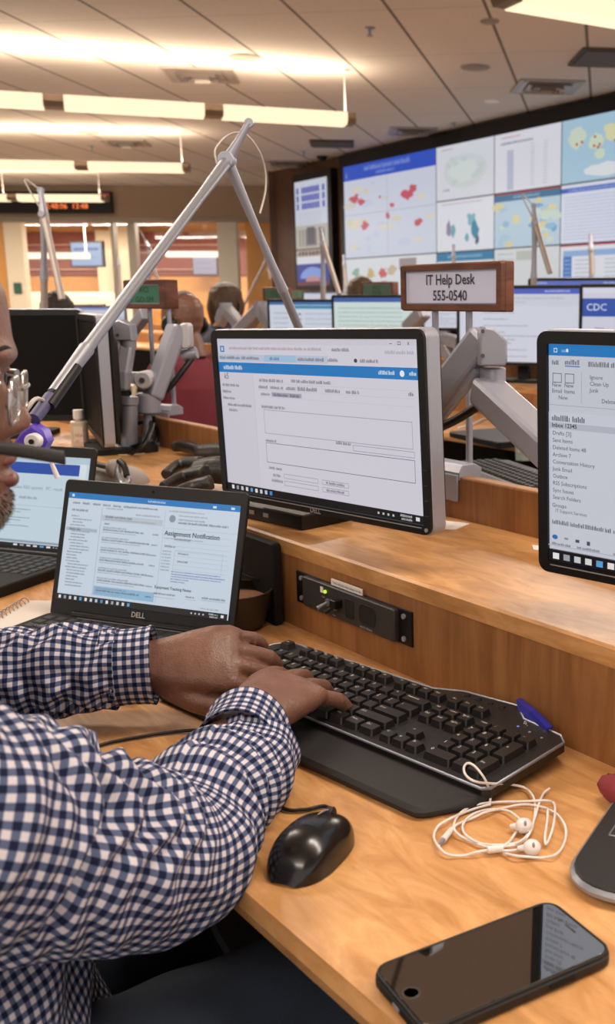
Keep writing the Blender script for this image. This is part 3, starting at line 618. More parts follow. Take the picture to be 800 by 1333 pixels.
# right-hand monitor, running out of the frame
def right_items():
    it = [('r', 0, 0, 1, 1, '#c9ccd8'), ('r', 0, 0, 1, .053, BLU), ('f', .016, .018, .026, .038, '#e5eef8'), ('l', .04, .024, .02, .012, '#9cc4e8'), ('r', .054, .02, .06, .034, '#e5eef8'), ('r', 0, .053, 1, .32, '#c4c7d3'),
          ('l', .01, .075, .02, .02, INK), ('l', .05, .07, .045, .022, INK), ('r', .05, .098, .095, .103, BLU), ('l', .12, .075, .1, .022, INK), ('l', .25, .075, .05, .022, INK), ('l', .33, .075, .04, .022, INK)]
    for x, y in ((.012, .135), (.05, .135), (.235, .13), (.33, .13), (.42, .13)): it += [('f', x, y, x + .028, y + .045, INK)]
    for x, y, s in ((.01, .20, 'New'), (.01, .228, 'Email'), (.048, .20, 'New'), (.048, .228, 'Items'), (.125, .155, 'Ignore'), (.125, .185, 'Clean Up'), (.125, .215, 'Junk'), (.2, .205, 'Delete'), (.255, .205, 'Archive'), (.33, .205, 'Reply'), (.03, .258, 'New'), (.16, .262, 'Delete')): it.append(('t', x, y, .026, s, INK))
    for x in (.1, .29, .4): it.append(('r', x, .12, x + .001, .27, '#9296a4'))
    it += [('r', .0, .285, .23, .287, '#9296a4'), ('r', 0, .32, .005, 1, '#c0c3cf'), ('l', .01, .335, .1, .026, '#2d3140'), ('r', 0, .37, .225, .4, '#b4b7c4'), ('t', .01, .392, .027, '*Inbox 12345', '#20242f')]
    for k, s in enumerate(('Drafts [3]', 'Sent Items', 'Deleted Items 48', 'Archive 7', 'Conversation History', 'Junk Email', 'Outbox', 'RSS Subscriptions', 'Sync Issues', 'Search Folders')): it.append(('t', .012, .43 + k * .035, .026, s, '#3a3f4d'))
    it += [('t', .008, .795, .024, '', INK), ('t', .01, .785, .026, 'Groups', '#20242f'), ('t', .02, .81, .022, 'IT Support Services', '#4a4f5d'), ('l', .01, .85, .2, .02, '#2d3140')]
    it += [('r', .235, .34, .237, .95, '#6d7282'), ('f', .25, .315, .47, .35, '#9a9eac'), ('l', .26, .325, .14, .015, '#60657a'), ('t', .262, .385, .028, 'All   Unread', INK), ('r', .25, .405, .5, .406, '#9a9eac'), ('t', .25, .43, .026, 'Today', '#20242f')]
    for k in range(7):
        y = .475 + k * .073
        it += [('t', .262, y, .034, '*EOC IT Support', '#262b38'), ('l', .262, y + .008, .22, .018, '#30343f'), ('l', .262, y + .032, .2, .011, '#5a5f70'), ('l', .262, y + .048, .2, .011, '#5a5f70')]
    it += [('p', blob(.02, .935, .009, .012, 1, 10, 0), '#2a6fb4'), ('r', .05, .93, .062, .94, GRY), ('r', .085, .93, .097, .945, '#4a4f5d'), ('r', .12, .93, .13, .95, '#4a4f5d'), ('l', .01, .962, .06, .012, INK), ('l', .09, .962, .07, .012, INK), ('l', .2, .962, .1, .012, INK)]
    it += [('r', .5, .32, .502, .96, '#9296a4'), ('t', .53, .39, .04, 'Support request', INK)]
    for k in range(14): it.append(('l', .53, .45 + k * .034, .4, .014, '#5a5f70'))
    it += [('r', 0, .975, 1, .98, '#b4b7c4')]
    return [tuple(list(q[:2]) + [q[2] * .945] + list(q[3:])) if q[0] in 'lt' else (tuple([q[0], q[1], q[2] * .945, q[3], q[4] * .945, q[5]]) if q[0] in 'rf' else ('p', [(a, c * .945) for a, c in q[1]], q[2])) for q in it] + taskbar(.945, 9, .014, .034, .02)
Rm = Matrix.Rotation(R_(-40), 3, 'Z') @ Matrix.Rotation(R_(2), 3, 'X')
rc = V(.0762, 1.088, -.0434) + Rm @ Vector((.2075, 0, -.117))
monitor(rc, -40, 2, .415, .2345, right_items(), 'monitor cut off by the right edge, showing an email program', seed=9)
# row two and further
def doc(seed=1, head='#4a5fc0', bg='#d3d6e4', hh=.07):
    it = [('r', 0, 0, 1, 1, bg), ('r', 0, 0, 1, hh, head), ('l', .04, .015, .12, .03, '#c4d0f2'), ('l', .7, .015, .2, .03, '#c4d0f2'), ('r', 0, hh, 1, hh + .16, '#cdd0de'), ('l', .05, hh + .04, .8, .03, '#aeb2c4'), ('l', .05, hh + .1, .5, .02, '#aeb2c4')]
    rnd = random.Random(seed); y = hh + .24
    while y < .93: it.append(('l', .2, y, rnd.uniform(.15, .6), .022, '#8e93a6')); y += rnd.choice((.05, .05, .09))
    return it
def at_shelf(x, y, v): return on_v(x, y, v)
monitor(on_v(676, 424, 2.98), -22, 0, .54, .30, doc(3), 'second-row monitor with a document, between the sign and the right monitor', logo=False, buttons=False, seed=3)
p = on_v(770, 424, 3.0); monitor(p + Vector((.20, -.06, 0)), -20, 0, .50, .29, [('r', 0, 0, 1, 1, '#cfd0e0'), ('r', 0, 0, 1, .07, '#d6d8e6'), ('r', 0, .14, 1, .38, '#2b50a8'), ('t', .03, .30, .13, 'CDC', '#dfe6f8'), ('l', .3, .2, .3, .06, '#9fb4e4'), ('t', .1, .55, .05, 'Home', INK), ('l', .1, .66, .14, .03, GRY), ('l', .1, .8, .5, .03, GRY)], 'second-row monitor with a dark blue banner, at the right frame edge', logo=False, buttons=False)
monitor(on_v(757, 408, 3.6), -18, 0, .50, .3, doc(8, '#5a6fc0'), 'monitor whose black top edge shows above the second-row monitors at right', logo=False, buttons=False)
monitor(on_v(589, 405, 3.45), -10, 0, .30, .17, doc(4, '#3f66b8'), 'monitor glimpsed between the two posts of the help desk sign', logo=False, buttons=False)
def form(seed, head):
    it = [('r', 0, 0, 1, 1, '#ced6e4'), ('r', 0, 0, 1, .05, '#3b6aa6'), ('r', .35, .06, 1, .12, head)]
    for k in range(9): it += [('l', .06, .18 + k * .09, .2, .03, '#8d99ae'), ('r', .4, .2 + k * .09, .44, .23 + k * .09, '#5d6f8a'), ('l', .5, .19 + k * .09, .35, .03, '#9aa5b8')]
    return it
monitor(on_v(398, 430, 3.0), -30, 0, .50, .30, form(1, '#3b8fb4'), 'monitor with teal header behind the boom foot, left of its twin', logo=False, buttons=False)
monitor(on_v(487, 428, 3.0), -28, 0, .48, .30, [('r', 0, 0, 1, 1, '#cfe0dc'), ('r', 0, 0, 1, .07, '#3b5fa6')] + [('l', .05, .15 + k * .07, .8, .03, ('#8ea8a8', '#8fae9c', '#9aa5b8')[k % 3]) for k in range(11)], 'monitor with greenish page left of the help desk sign', logo=False, buttons=False)
monitor(on_v(424, 400, 5.15), -15, 0, .42, .25, doc(6, '#b8c0d8', '#d3d8ea'), 'third-row monitor in front of the tall narrow display', logo=False, buttons=False)
monitor(on_v(124, 425, 3.2), -4, 0, .50, .3, doc(5, '#8b95c8', '#b9bccb'), 'monitor behind the dark screens, left of the sloping boom', logo=False, buttons=False)
monitor(on_v(36, 425, 4.6), 0, 0, .46, .26, None, 'small black monitor back low behind the left double boom', off=True)
monitor(on_v(103, 410, 5.0), 0, 0, .36, .24, None, 'small dark screen far behind, above the lilac-grey monitor', off=True)
# dark neighbour screens on the shelf at left
monitor(on_y(-8, 476, 2.55), 1, 0, .42, .245, None, 'dark blank monitor at the left edge behind the man', off='matte', bez=.014)
f0 = on_y(107, 477, 2.54); f1 = on_y(131, 503, 2.14); d = (f1 - f0); d.z = 0
t2 = monitor((f0 + f1) / 2, math.degrees(math.atan2(d.y, d.x)), 0, d.length - .03, .245, None, 'dark monitor turned almost edge-on with a thin silver rim', off='matte', bez=.014)

# ------------------------------------------------------------ laptops
def key_mesh(w, d, h, mt, name='key', taper=.0015):
    b = B(); r1 = [(-w / 2, -d / 2), (w / 2, -d / 2), (w / 2, d / 2), (-w / 2, d / 2)]; r2 = [(x * (1 - taper * 2 / w), y * (1 - taper * 2 / d)) for x, y in r1]
    b.add([(x, y, 0) for x, y in r1] + [(x, y, h) for x, y in r2], [(0, 1, 5, 4), (1, 2, 6, 5), (2, 3, 7, 6), (3, 0, 4, 7), (4, 5, 6, 7)]); return b
def laptop(loc, yaw, tilt, w, h, items, label, top=.019, side=.010, bot=.026, depth=.21, base_z=DESK, keys=True, seed=1, sticker=False, strength=.85):
    """loc: centre of the lit screen. The base lies on the desk under the hinge."""
    hz = base_z + .018; c = Vector(loc); R = Matrix.Rotation(R_(yaw), 3, 'Z') @ Matrix.Rotation(R_(tilt), 3, 'X')
    hinge = c + R @ Vector((0, 0, -h / 2 - bot)); t = empty('laptop', (hinge.x, hinge.y, base_z), R_(yaw))
    Ri = Matrix.Rotation(R_(-yaw), 3, 'Z'); lc = Ri @ (c - t.location)
    lid = B(); W = w + 2 * side; H = h + top + bot; off = (top - bot) / 2
    lid.prism([(x, z + off) for x, z in rrect(W, H, .008, 4)], .0003, .006, axis='y', bev=.001)
    lo = lid.build('lid', M_BLACK, t, smooth=35); lo.location = lc; lo.rotation_euler = (R_(tilt), 0, 0)
    s = screen('screen', w, h, items, lo, y=-.0002, seed=seed, strength=strength)
    b = B(); b.text('*DELL', .0105, X90(-.012, -.0008, -h / 2 - bot * .46)); b.build('logo', mat('logo_light', '#b9b4b0', .4), lo)
    b = B(); b.cyl((0, -.0003, h / 2 + top * .5), (0, -.0009, h / 2 + top * .5), .0018, seg=12); b.build('webcam', M_GLOSS, lo)
    b = B(); b.rbox((0, -depth / 2 + .004, .009), W, depth, .018, .012, bev=.002); b.build('base', M_BLACKM, t, smooth=35)
    b = B(); b.cyl((-W * .36, .002, .018), (W * .36, .002, .018), .0065, seg=12); b.build('hinge', M_BLACK, t, smooth=True)
    b = B(); b.box((0, -.0085, .0183), (W * .62, .0018, .001)); b.build('trim_strip', M_SILVER, t)
    if keys:
        kb = key_mesh(.0158, .0152, .0016, None); proto = None; mk = mat('laptop_key', '#171616', .45)
        for r in range(6):
            for k in range(14):
                if r == 5 and 3 < k < 8: continue
                x = -W / 2 + .022 + k * (W - .044) / 13; y = -.022 - r * .0178
                if proto is None: o = proto = kb.build('key', mk, t)
                else: o = proto.copy(); scene.collection.objects.link(o); o.parent = t
                o.location = (x, y, .0182)
        b = B(); b.text('QWERTYUIOP', .006, Matrix.Translation((-W / 2 + .03, -.06, .0201))); b.text('ASDFGHJKL', .006, Matrix.Translation((-W / 2 + .03, -.078, .0201))); b.build('legends', mat('legend', '#a9a5a2', .5), t)
        b = B(); b.rbox((0, -depth + .045, .0182), .1, .06, .0008, .004); b.build('touchpad', mat('touchpad', '#201f1f', .35), t)
    if sticker:
        b = B(); b.lathe([(.026, .0002), (0, .0002)], (W * .08, -depth + .045, .0187), seg=28); b.build('round_sticker', M_PAPER, t)
        b = B(); b.lathe([(.018, 0), (.012, .0)], (W * .08, -depth + .045, .0192), seg=24); b.lathe([(.006, 0), (0, .0)], (W * .08, -depth + .045, .0192), seg=12); b.build('sticker_emblem', mat('emblem', '#2d2b2b', .6), t)
        b = B(); b.box((W * .22, -depth + .03, .0188), (.022, .014, .0006)); b.build('label_sticker', M_PAPER, t)
    tag(t, label, 'laptop'); return t
def mail_items():
    P = '#c8d6e4'; it = [('r', 0, 0, 1, 1, P), ('r', 0, 0, 1, .055, BLU), ('l', .48, .017, .1, .02, '#cfe2f4'), ('r', .02, .015, .035, .04, '#cfe2f4'), ('r', .85, .02, .87, .04, '#cfe2f4'), ('r', .95, .02, .97, .04, '#cfe2f4')]
    for k in range(6): it.append(('l', .03 + k * .062, .085, .045, .02, INK))
    it += [('l', .38, .085, .16, .018, INK), ('l', .03, .15, .1, .022, INK)]
    rnd = random.Random(2)
    for k in range(24): it.append(('l', .03 + rnd.choice((0, .012)), .21 + k * .028, rnd.uniform(.04, .13), .014, '#5a6474'))
    it += [('r', .01, .325, .2, .355, '#a9b5c2'), ('l', .03, .332, .07, .018, INK), ('r', .215, .12, .217, .93, '#8f9cab'), ('l', .24, .115, .1, .015, GRY), ('r', .22, .185, .58, .24, '#b9c4cf'), ('l', .24, .19, .16, .02, INK), ('l', .24, .215, .3, .014, GRY), ('l', .24, .255, .03, .018, INK), ('l', .42, .15, .14, .018, GRY)]
    for k in range(7):
        y = .29 + k * .093
        if k == 6: it.append(('r', .222, y - .01, .58, y + .075, '#8fb7d6'))
        it += [('l', .235, y, rnd.uniform(.12, .2), .016, '#7a8594'), ('l', .235, y + .02, rnd.uniform(.22, .3), .018, INK), ('l', .235, y + .045, rnd.uniform(.1, .3), .012, '#8a95a4'), ('l', .53, y + .025, .035, .014, INK)]
    it += [('r', .59, .1, .592, .93, '#a5b2c0'), ('p', blob(.635, .165, .018, .034, 1, 14, 0), '#8b95a0'), ('l', .61, .09, .2, .014, GRY), ('l', .67, .125, .16, .014, GRY), ('l', .67, .16, .15, .016, '#7a8594'), ('l', .67, .185, .28, .02, INK),
           ('t', .6, .315, .06, '*Assignment Notification', '#20283a'), ('l', .66, .335, .09, .018, '#3c4150'), ('l', .6, .335, .22, .012, GRY), ('r', .6, .25, 1, .252, '#a5b2c0'), ('l', .61, .4, .06, .022, INK)]
    for k in range(7): it.append(('l', .6, .45 + k * .028, .05, .014, '#7a8594'))
    for y in (.3, .36, .405, .45, .49, .53, .57, .61): it.append(('r', .67, y, .97, y + .002, '#a3b0be'))
    it += [('l', .69, .46, .06, .016, INK), ('l', .69, .53, .06, .016, INK), ('f', .67, .44, .94, .66, '#9fb0c4')]
    for k in range(5): it.append(('l', .665, .625 + k * .022, (.27, .3, .28, .1, .08)[k], .012, '#4b4fa8'))
    it += [('t', .58, .795, .036, '*Equipment Tracking Notes', '#20283a'), ('l', .58, .83, .12, .018, INK), ('l', .76, .83, .05, .016, INK), ('l', .85, .82, .13, .02, INK), ('r', .58, .87, .7, .872, '#5a6474'), ('r', .76, .86, .82, .862, '#5a6474'), ('r', .85, .85, .98, .852, '#5a6474'), ('l', .85, .915, .1, .014, GRY)]
    return it
lt = taskbar(.945, 14, .02, .032, .014)
laptop(V(-.465, 1.399, -.347), -21.2, -15.8, .294, .156, mail_items() + lt, 'open black laptop with an assignment notification email, in front of the man')
def lap2():
    it = [('r', 0, 0, 1, 1, '#c3d6e2'), ('r', 0, 0, 1, .07, '#b4cbd8'), ('r', .2, .08, .93, .20, '#1d4aa6'), ('r', .93, .07, .98, .33, '#d6e2ea'), ('l', .3, .25, .1, .02, GRY), ('t', .36, .37, .05, '(some update RSO system)   PC - result', '#76828e'), ('r', .3, .44, .46, .50, '#1c2338'), ('l', .5, .45, .14, .03, '#76828e'), ('r', .3, .55, .95, .553, '#8f9cab')]
    for k in range(7): it.append(('l', .3, .59 + k * .03, .3 - (k % 3) * .07, .013, '#5a6474'))
    it += [('r', 0, .93, .95, .955, '#8fa0b0')]
    return it + taskbar(.965, 6, .5, .05, .03)
Rl = Matrix.Rotation(R_(-19), 3, 'Z') @ Matrix.Rotation(R_(-15.8), 3, 'X')
tr = on_z(118, 597, -.272); laptop(tr - Rl @ Vector((.147, 0, .083)), -19, -15.8, .294, .166, lap2(), 'second open black laptop further left with a blue banner page', sticker=True, seed=4)
# part of a rounded silver-rimmed laptop at the right frame edge
cr = on_z(738, 1128, -.45); ang = -24.5
t = empty('rounded_laptop', (cr.x, cr.y, DESK), R_(ang))
wL, dL = .30, .21; cc = (wL / 2, dL / 2 - .028, 0)
b = B(); b.rbox((cc[0], cc[1], .0075), wL, dL, .009, .04, bev=.003); b.build('silver_rim', M_SILVER, t, smooth=35)
b = B(); b.rbox((cc[0], cc[1], .0125), wL - .007, dL - .007, .003, .037, bev=.001); b.build('deck', mat('deck_black', '#1d1b1b', .5), t, smooth=35)
b = B(); b.rbox((cc[0], cc[1], .002), wL - .05, dL - .05, .004, .02); b.build('foot', M_RUBBER, t)
kb = key_mesh(.0165, .0155, .0016, None); proto = None
for r in range(4):
    for k in range(13):
        if proto is None: o = proto = kb.build('key', mat('laptop_key', '#171616', .45), t)
        else: o = proto.copy(); scene.collection.objects.link(o); o.parent = t
        o.location = (.028 + k * .0195, .065 + r * .0185, .0141)
b = B()
for a, e in (((.018, .055, .0143), (.275, .055, .0143)), ((.018, .055, .0143), (.018, .136, .0143))): b.cyl(a, e, .0007, seg=6)
b.build('key_well_rim', M_SILVER, t)
tag(t, 'black-topped laptop with rounded silver rim, mostly beyond the right edge', 'laptop')
# ------------------------------------------------------------ signs on posts
def desk_sign(loc, yaw, w, h, d, face_col, lines, post_xs, post_bottom, label, txt_col='#3a3742', glow=0., ts=.36, group=None, bracket=True):
    t = empty('desk_sign', (loc[0], loc[1], post_bottom), yaw); z = loc[2] - post_bottom
    b = B(); fr = rrect(w, h, .003, 3); inn = rrect(w - .026, h - .022, .001, 3); n = len(fr)
    b.prism(fr, 0, d - .004, axis='y', c=(0, .004, z), bev=.0025)
    vs = [(x, 0.004, q + z) for x, q in fr] + [(x, -.002, q + z) for x, q in [(a * .985, c * .94) for a, c in fr]] + [(x, -.002, q + z) for x, q in inn] + [(x, .003, q + z) for x, q in inn]
    b.add(vs, [(a * n + k, a * n + (k + 1) % n, (a + 1) * n + (k + 1) % n, (a + 1) * n + k) for a in range(3) for k in range(n)]); b.build('wooden_case', M_WALNUT, t, smooth=30)
    b = B(); b.box((0, .0025, z), (w - .026, .002, h - .022)); b.build('name_plate', mat('plate_' + face_col, face_col, .3), t)
    b = B()
    for a, e in (((-w / 2 + .014, z + h / 2 - .0125), (w / 2 - .014, z + h / 2 - .0125)), ((w / 2 - .0145, z + h / 2 - .012), (w / 2 - .0145, z - h / 2 + .012)), ((-w / 2 + .014, z - h / 2 + .0125), (w / 2 - .014, z - h / 2 + .0125))):
        b.beam((a[0], .001, a[1]), (e[0], .001, e[1]), .0014, .002, up=(0, 1, 0))
    b.build('plate_rim', M_SILVERP, t)
    b = B(); k = len(lines)
    for i, s in enumerate(lines): b.text(s, h * ts, X90(0, .0008, z + h * (.15 - i * .33) - h * .09 + (.0 if k > 1 else -h * .15)), align='CENTER')
    b.build('lettering', mat('ink_' + txt_col, txt_col, .6), t)
    for x in post_xs:
        b = B(); b.cyl((x, d / 2 + .001, .0), (x, d / 2 + .001, z - h / 2), .0055, seg=14); b.build('post', M_SILVERP, t, smooth=True)
    if bracket:
        xm = sum(post_xs) / 2; L_ = abs(post_xs[-1] - post_xs[0]) + .044
        b = B(); b.prism([(-.026, -.008), (-.026, .004), (-.018, .016), (.006, .016), (.02, .008), (.02, -.008)], xm - L_ / 2, xm + L_ / 2, axis='x', c=(0, d / 2 - .012, 0)); b.box((xm, d / 2 - .040, -.020), (L_ * .97, .005, .042)); b.box((xm, d / 2 - .03, -.002), (L_ * .97, .024, .006)); b.build('clamp', M_SILVERP, t, bevel=.0015)
    tag(t, label, 'sign', group); return t
PT = SHELF + .0675   # top of the low back panel
sy = on_v(584, 374, 1.035)
desk_sign((sy.x, sy.y, sy.z), UA - R_(.5), .25, .0735, .024, '#c6cae2', ['*IT Help Desk', '*555-0540'], (-.051, .033), PT + .002, 'wooden desk sign reading IT Help Desk 555-0540 on two posts', ts=.30)
s2 = on_v(187, 383, 1.035)
desk_sign((s2.x, s2.y, s2.z), UA + R_(22), .125, .068, .05, '#2f6b50', ['KCI', 'GO-SM'], (-.01, .05), PT + .008, 'wooden desk sign with green plate, left of the maroon-shirted person', txt_col='#173a2c', ts=.27)
def far_sign(x, y, v, w, h, label, yaw=-20, lines=('KCI', 'SCR')):
    p = on_v(x, y, v); desk_sign((p.x, p.y, p.z), R_(yaw), w, h, .06, '#41604a', list(lines), (-w * .2, w * .25), PT, label, txt_col='#24382c', bracket=False)
far_sign(357, 383, 3.13, .165, .078, 'small green-plated sign in front of the long-haired woman', -25)
far_sign(490, 378, 3.13, .19, .085, 'small green-plated sign beside the brown-haired head at centre', -25)
far_sign(385, 383, 5.3, .2, .085, 'small green-plated sign below the tall narrow display', -25)
far_sign(126, 400, 5.3, .2, .085, 'tiny green-plated sign in front of the glass front', -8)

# ------------------------------------------------------------ monitor arms
def arm_root(name, base): return empty(name, base)
def beam_part(t, name, a, e, w, h, m=M_SILVERP, bev=.006, up=(0, 0, 1)):
    l = local(t); b = B(); a = l(a); e = l(e); b.beam(a, e, w, h, up=up); return b.build(name, m, t, bevel=bev)
K0 = on_y(637, 452, 1.46)
base = uvz(0, 1.02, PT); base = on_v(548, 610, 1.0); base.z = PT
t = empty('monitor_arm', base); l = local(t)
A0 = on_v(548, 545, .93); Ktop = on_y(632, 437, 1.45)
d1 = (Ktop - A0).normalized()
beam_part(t, 'upper_arm', A0, Ktop, .034, .042, bev=.006)
off = Vector((0, 0, -.030)); b = B(); b.cyl(l(A0 + off), l(Ktop + off * 1.0 - d1 * .02), .011, seg=16); b.build('gas_spring', mat('bluish_steel', '#a4a9b6', .35, .5), t, smooth=True)
b = B(); M = Matrix.Translation(l(on_y(639, 449, 1.44))) @ Matrix.Rotation(R_(8), 4, 'Z'); b.at(M); b.prism([(-.019, -.027), (.016, -.027), (.019, -.022), (.019, .006), (.001, .023), (-.012, .025), (-.019, .017)], -.024, .024, axis='y', bev=.003); b.at()
b.build('knuckle', M_SILVERP, t, smooth=35)
for yy in (431, 463): b = B(); p = l(on_y(628, yy, 1.414)); b.cyl(p, p + Vector((0, -.003, 0)), .0028, seg=10); b.build('screw', mat('screw', '#5d5856', .4, .6), t)
kb_ = on_y(641, 478, 1.45); ke_ = on_y(641, 500, 1.45)
b = B(); b.cyl(l(ke_), l(kb_), .0185, seg=24, bev=.002); b.build('pivot', M_SILVERP, t, smooth=35)
e2 = on_y(775, 640, 1.20); s2_ = on_y(630, 506, 1.45)
beam_part(t, 'lower_arm', s2_ , e2, .048, .040, bev=.007)
b = B(); q = l(e2); b.cyl(q, l(rc + Rm @ Vector((-.04, .05, -.02))), .024, seg=20); b.build('mount', M_SILVERP, t, smooth=35)
cab = B(); cab.tube([l(on_y(560, 562, 1.50)), l(on_y(590, 548, 1.46)), l(on_y(615, 533, 1.44)), l(on_y(636, 518, 1.43))], .0065, smooth=4); cab.build('cable_cover', M_RUBBER, t, smooth=True)
b = B(); q = l(A0); qb = Vector((q.x, q.y, 0)); b.cyl(qb, q + Vector((0, 0, .03)), .018, seg=20); b.box((qb.x, qb.y, -.02), (.06, .05, .06)); b.build('post', M_SILVERP, t, smooth=35)
tag(t, 'silver jointed monitor arm linking the centre and right monitors', 'monitor arm')
# neighbour's arm with round joint
p0 = on_v(188, 585, .985); p0.z = SHELF
t = empty('monitor_arm', p0); l = local(t); Y = p0.y
b = B(); b.cyl((0, 0, 0), (0, 0, .01), .04, seg=24); b.build('foot', M_SILVERP, t)
z0 = lambda x, y, dy=0.: on_y(x, y, Y + dy)
b = B(); b.cyl(l(z0(193, 538)), l(z0(193, 512)), .028, seg=24, bev=.004); b.cyl(l(z0(193, 585)), l(z0(193, 535)), .012, seg=16); b.build('elbow', M_SILVERP, t, smooth=35)
b = B(); c = l(z0(185, 495, -.03)); b.cyl(c + Vector((0, .05, 0)), c, .0205, seg=28, bev=.003); b.box(c + Vector((-.03, .02, .004)), (.05, .03, .026)); b.build('joint', mat('light_silver', '#bdbabf', .4, .2), t, smooth=35)
b = B(); b.cyl(c + Vector((0, 0, 0)), c + Vector((0, -.003, 0)), .0065, seg=16); b.build('bolt', mat('screw', '#5d5856', .4, .6), t)
beam_part(t, 'arm', z0(198, 518), z0(231, 424, .05), .052, .036, bev=.007)
b = B(); p = l(z0(243, 437, .05)); b.rbox(p, .022, .06, .04, .01, axis='y', bev=.003); b.build('end_bracket', mat('light_silver', '#bdbabf', .4, .2), t, smooth=35)
b = B(); b.cyl(l(z0(238, 463, .06)), l(z0(256, 459, .06)), .014, seg=16); b.build('end_pivot', M_SILVERP, t, smooth=35)
b = B(); b.tube([l(z0(250, 466, .06)), l(z0(238, 482, .04)), l(z0(222, 503, .03)), l(z0(212, 512, .03))], .007, smooth=5); b.build('cable', M_RUBBER, t, smooth=True)
tag(t, 'silver monitor arm with large round joint, left of the centre monitor', 'monitor arm')
p0 = on_v(167, 588, .93); p0.z = SHELF
t = empty('monitor_arm', p0); l = local(t); Y = p0.y
b = B(); b.cyl((0, 0, 0), (0, 0, .012), .034, seg=24); b.build('foot', M_SILVERP, t)
b = B(); b.cyl(l(z0(168, 582)), l(z0(168, 526)), .0185, seg=24, bev=.002); b.cyl(l(z0(168, 526)), l(z0(168, 516)), .021, seg=24); b.build('post', M_SILVER, t, smooth=35)
beam_part(t, 'post_arm', z0(158, 508), z0(158, 480), .036, .03, up=(0, 1, 0)); beam_part(t, 'riser_arm', z0(160, 490), z0(166, 452, .02), .030, .034, up=(0, 1, 0))
b = B(); b.cyl(l(z0(167, 455, .02)), l(z0(167, 443, .02)), .018, seg=20); b.build('pivot', M_SILVER, t, smooth=35)
b = B(); p = l(z0(163, 430, .02)); b.at(Matrix.Translation(p)); b.prism([(-.02, -.022), (.02, -.022), (.02, .012), (-.006, .024), (-.02, .02)], -.022, .022, axis='y', bev=.003); b.at(); b.build('knuckle', M_SILVERP, t, smooth=35)
b = B(); q = p + Vector((-.01, -.02, -.01)); b.cyl(q, q + Vector((0, -.004, 0)), .0035, seg=10); b.build('screw', mat('screw', '#5d5856', .4, .6), t)
tag(t, 'silver monitor arm post directly right of the edge-on monitor', 'monitor arm')
# row two arms, small
def small_arm(pts, v, w, label, mm=M_SILVERP):
    P = [on_v(x, y, v) for x, y in pts]; base = P[0].copy(); base.z = SHELF; t = empty('monitor_arm', base)
    for i in range(len(P) - 1): beam_part(t, 'arm', P[i], P[i + 1], w, w * 1.1, bev=w * .15)
    l = local(t); b = B(); b.cyl((0, 0, 0), l(P[0]), w * .45, seg=14); b.build('post', mm, t)
    for q in P[1:-1]: b = B(); b.cyl(l(q) + Vector((0, 0, -w * .6)), l(q) + Vector((0, 0, w * .6)), w * .65, seg=14); b.build('joint', mm, t)
    tag(t, label, 'monitor arm'); return t
tan_m = M_SILVERP
small_arm([(300, 445), (340, 402), (362, 440)], 3.0, .07, 'small silver arm bent to a peak in front of the long-haired woman')
small_arm([(318, 430), (294, 402), (286, 420)], 3.02, .06, 'small silver arm with rounded head beside the headset person')
small_arm([(530, 428), (552, 405)], 3.0, .06, 'small silver arm seen under the left end of the help desk sign')
small_arm([(150, 440), (172, 430), (190, 408)], 1.25, .03, 'silver arm pieces under the green-plated sign at left')
small_arm([(590, 470), (572, 440), (598, 446)], 2.95, .05, 'small arm joints low between the help desk sign posts')
# ------------------------------------------------------------ boom lamps / microphone booms
def boom(base, J, T, tip, label, r=.009, collar=True, cable=None, nm='boom_arm', detail=False, joint_r=.016, mm=M_SILVER):
    t = empty(nm, base); l = local(t); b0, j, e, k = (l(q) for q in (base, J, T, tip))
    b = B(); b.tube([b0 + (j - b0) * .02, b0 + (j - b0) * .62], r * 1.05, seg=16); b.build('lower_tube', mm, t, smooth=True)
    b = B(); b.tube([b0 + (j - b0) * .6, b0 + (j - b0) * .68, b0 + (j - b0) * .8, j], [r * 1.25, r * .95, r * .85, r * 1.2], seg=14); b.build('lower_joint_arm', M_SILVERP, t, smooth=True)
    b = B(); u = (e - j); b.tube([j, j + u * .12, j + u * .2, j + u * .82], [r * 1.3, r * 1.15, r, r], seg=16); b.build('upper_tube', mm, t, smooth=True)
    b = B(); b.tube([j, j + (k - j) * .5, k], [r * 1.4, r * .9, r * .7], seg=14); b.cyl(k + Vector((0, -r * .5, 0)), k + Vector((0, r * .5, 0)), r * .95, seg=14); b.build('tip', M_SILVERP, t, smooth=True)
    b = B(); b.cyl(j + Vector((0, -r * 2, 0)), j + Vector((0, r * 1.4, 0)), joint_r * .75, seg=20, bev=.001); b.build('joint', M_SILVERP, t, smooth=35)
    b = B(); b.cyl((0, 0, -.006), (0, 0, .03), r * 1.6, seg=16); b.build('base_socket', M_SILVERP, t, smooth=35)
    if cable:
        b = B(); b.tube([l(q) for q in cable], r * .22, smooth=6, seg=8); b.build('cable', mat('cable_light', '#b8aca6', .5), t, smooth=True)
    if detail:
        b = B(); b.tube([j + u * .80, j + u * .81, j + u * .93], [r * 1.25, r * 1.2, r * .9], seg=16); b.build('collar', M_SILVER, t, smooth=True)
        b = B(); b.tube([j + u * .85 + Vector((.004, -.004, -.002)), j + u * .955 + Vector((.004, -.004, -.004))], r * .85, seg=10); b.build('switch_block', M_BLACK, t, smooth=True)
        b = B(); b.tube([j + u * .94, e], r * .95, seg=14); b.build('end_sleeve', mat('sleeve_violet', '#4a4468', .5), t, smooth=True)
        b = B(); b.tube([j + u * .955, j + u * .975 + Vector((0, -.01, .012)), e + Vector((-.005, -.008, .008)), e + Vector((-.02, -.004, -.004))], .0022, smooth=5, seg=8); b.build('wire_loop', mat('cable_light', '#b8aca6', .5), t, smooth=True)
    return t
Jb = on_y(296, 209, 1.60); Tb = on_y(44, 546, 1.02); bb = on_v(458, 582, 1.03); bb.z = PT
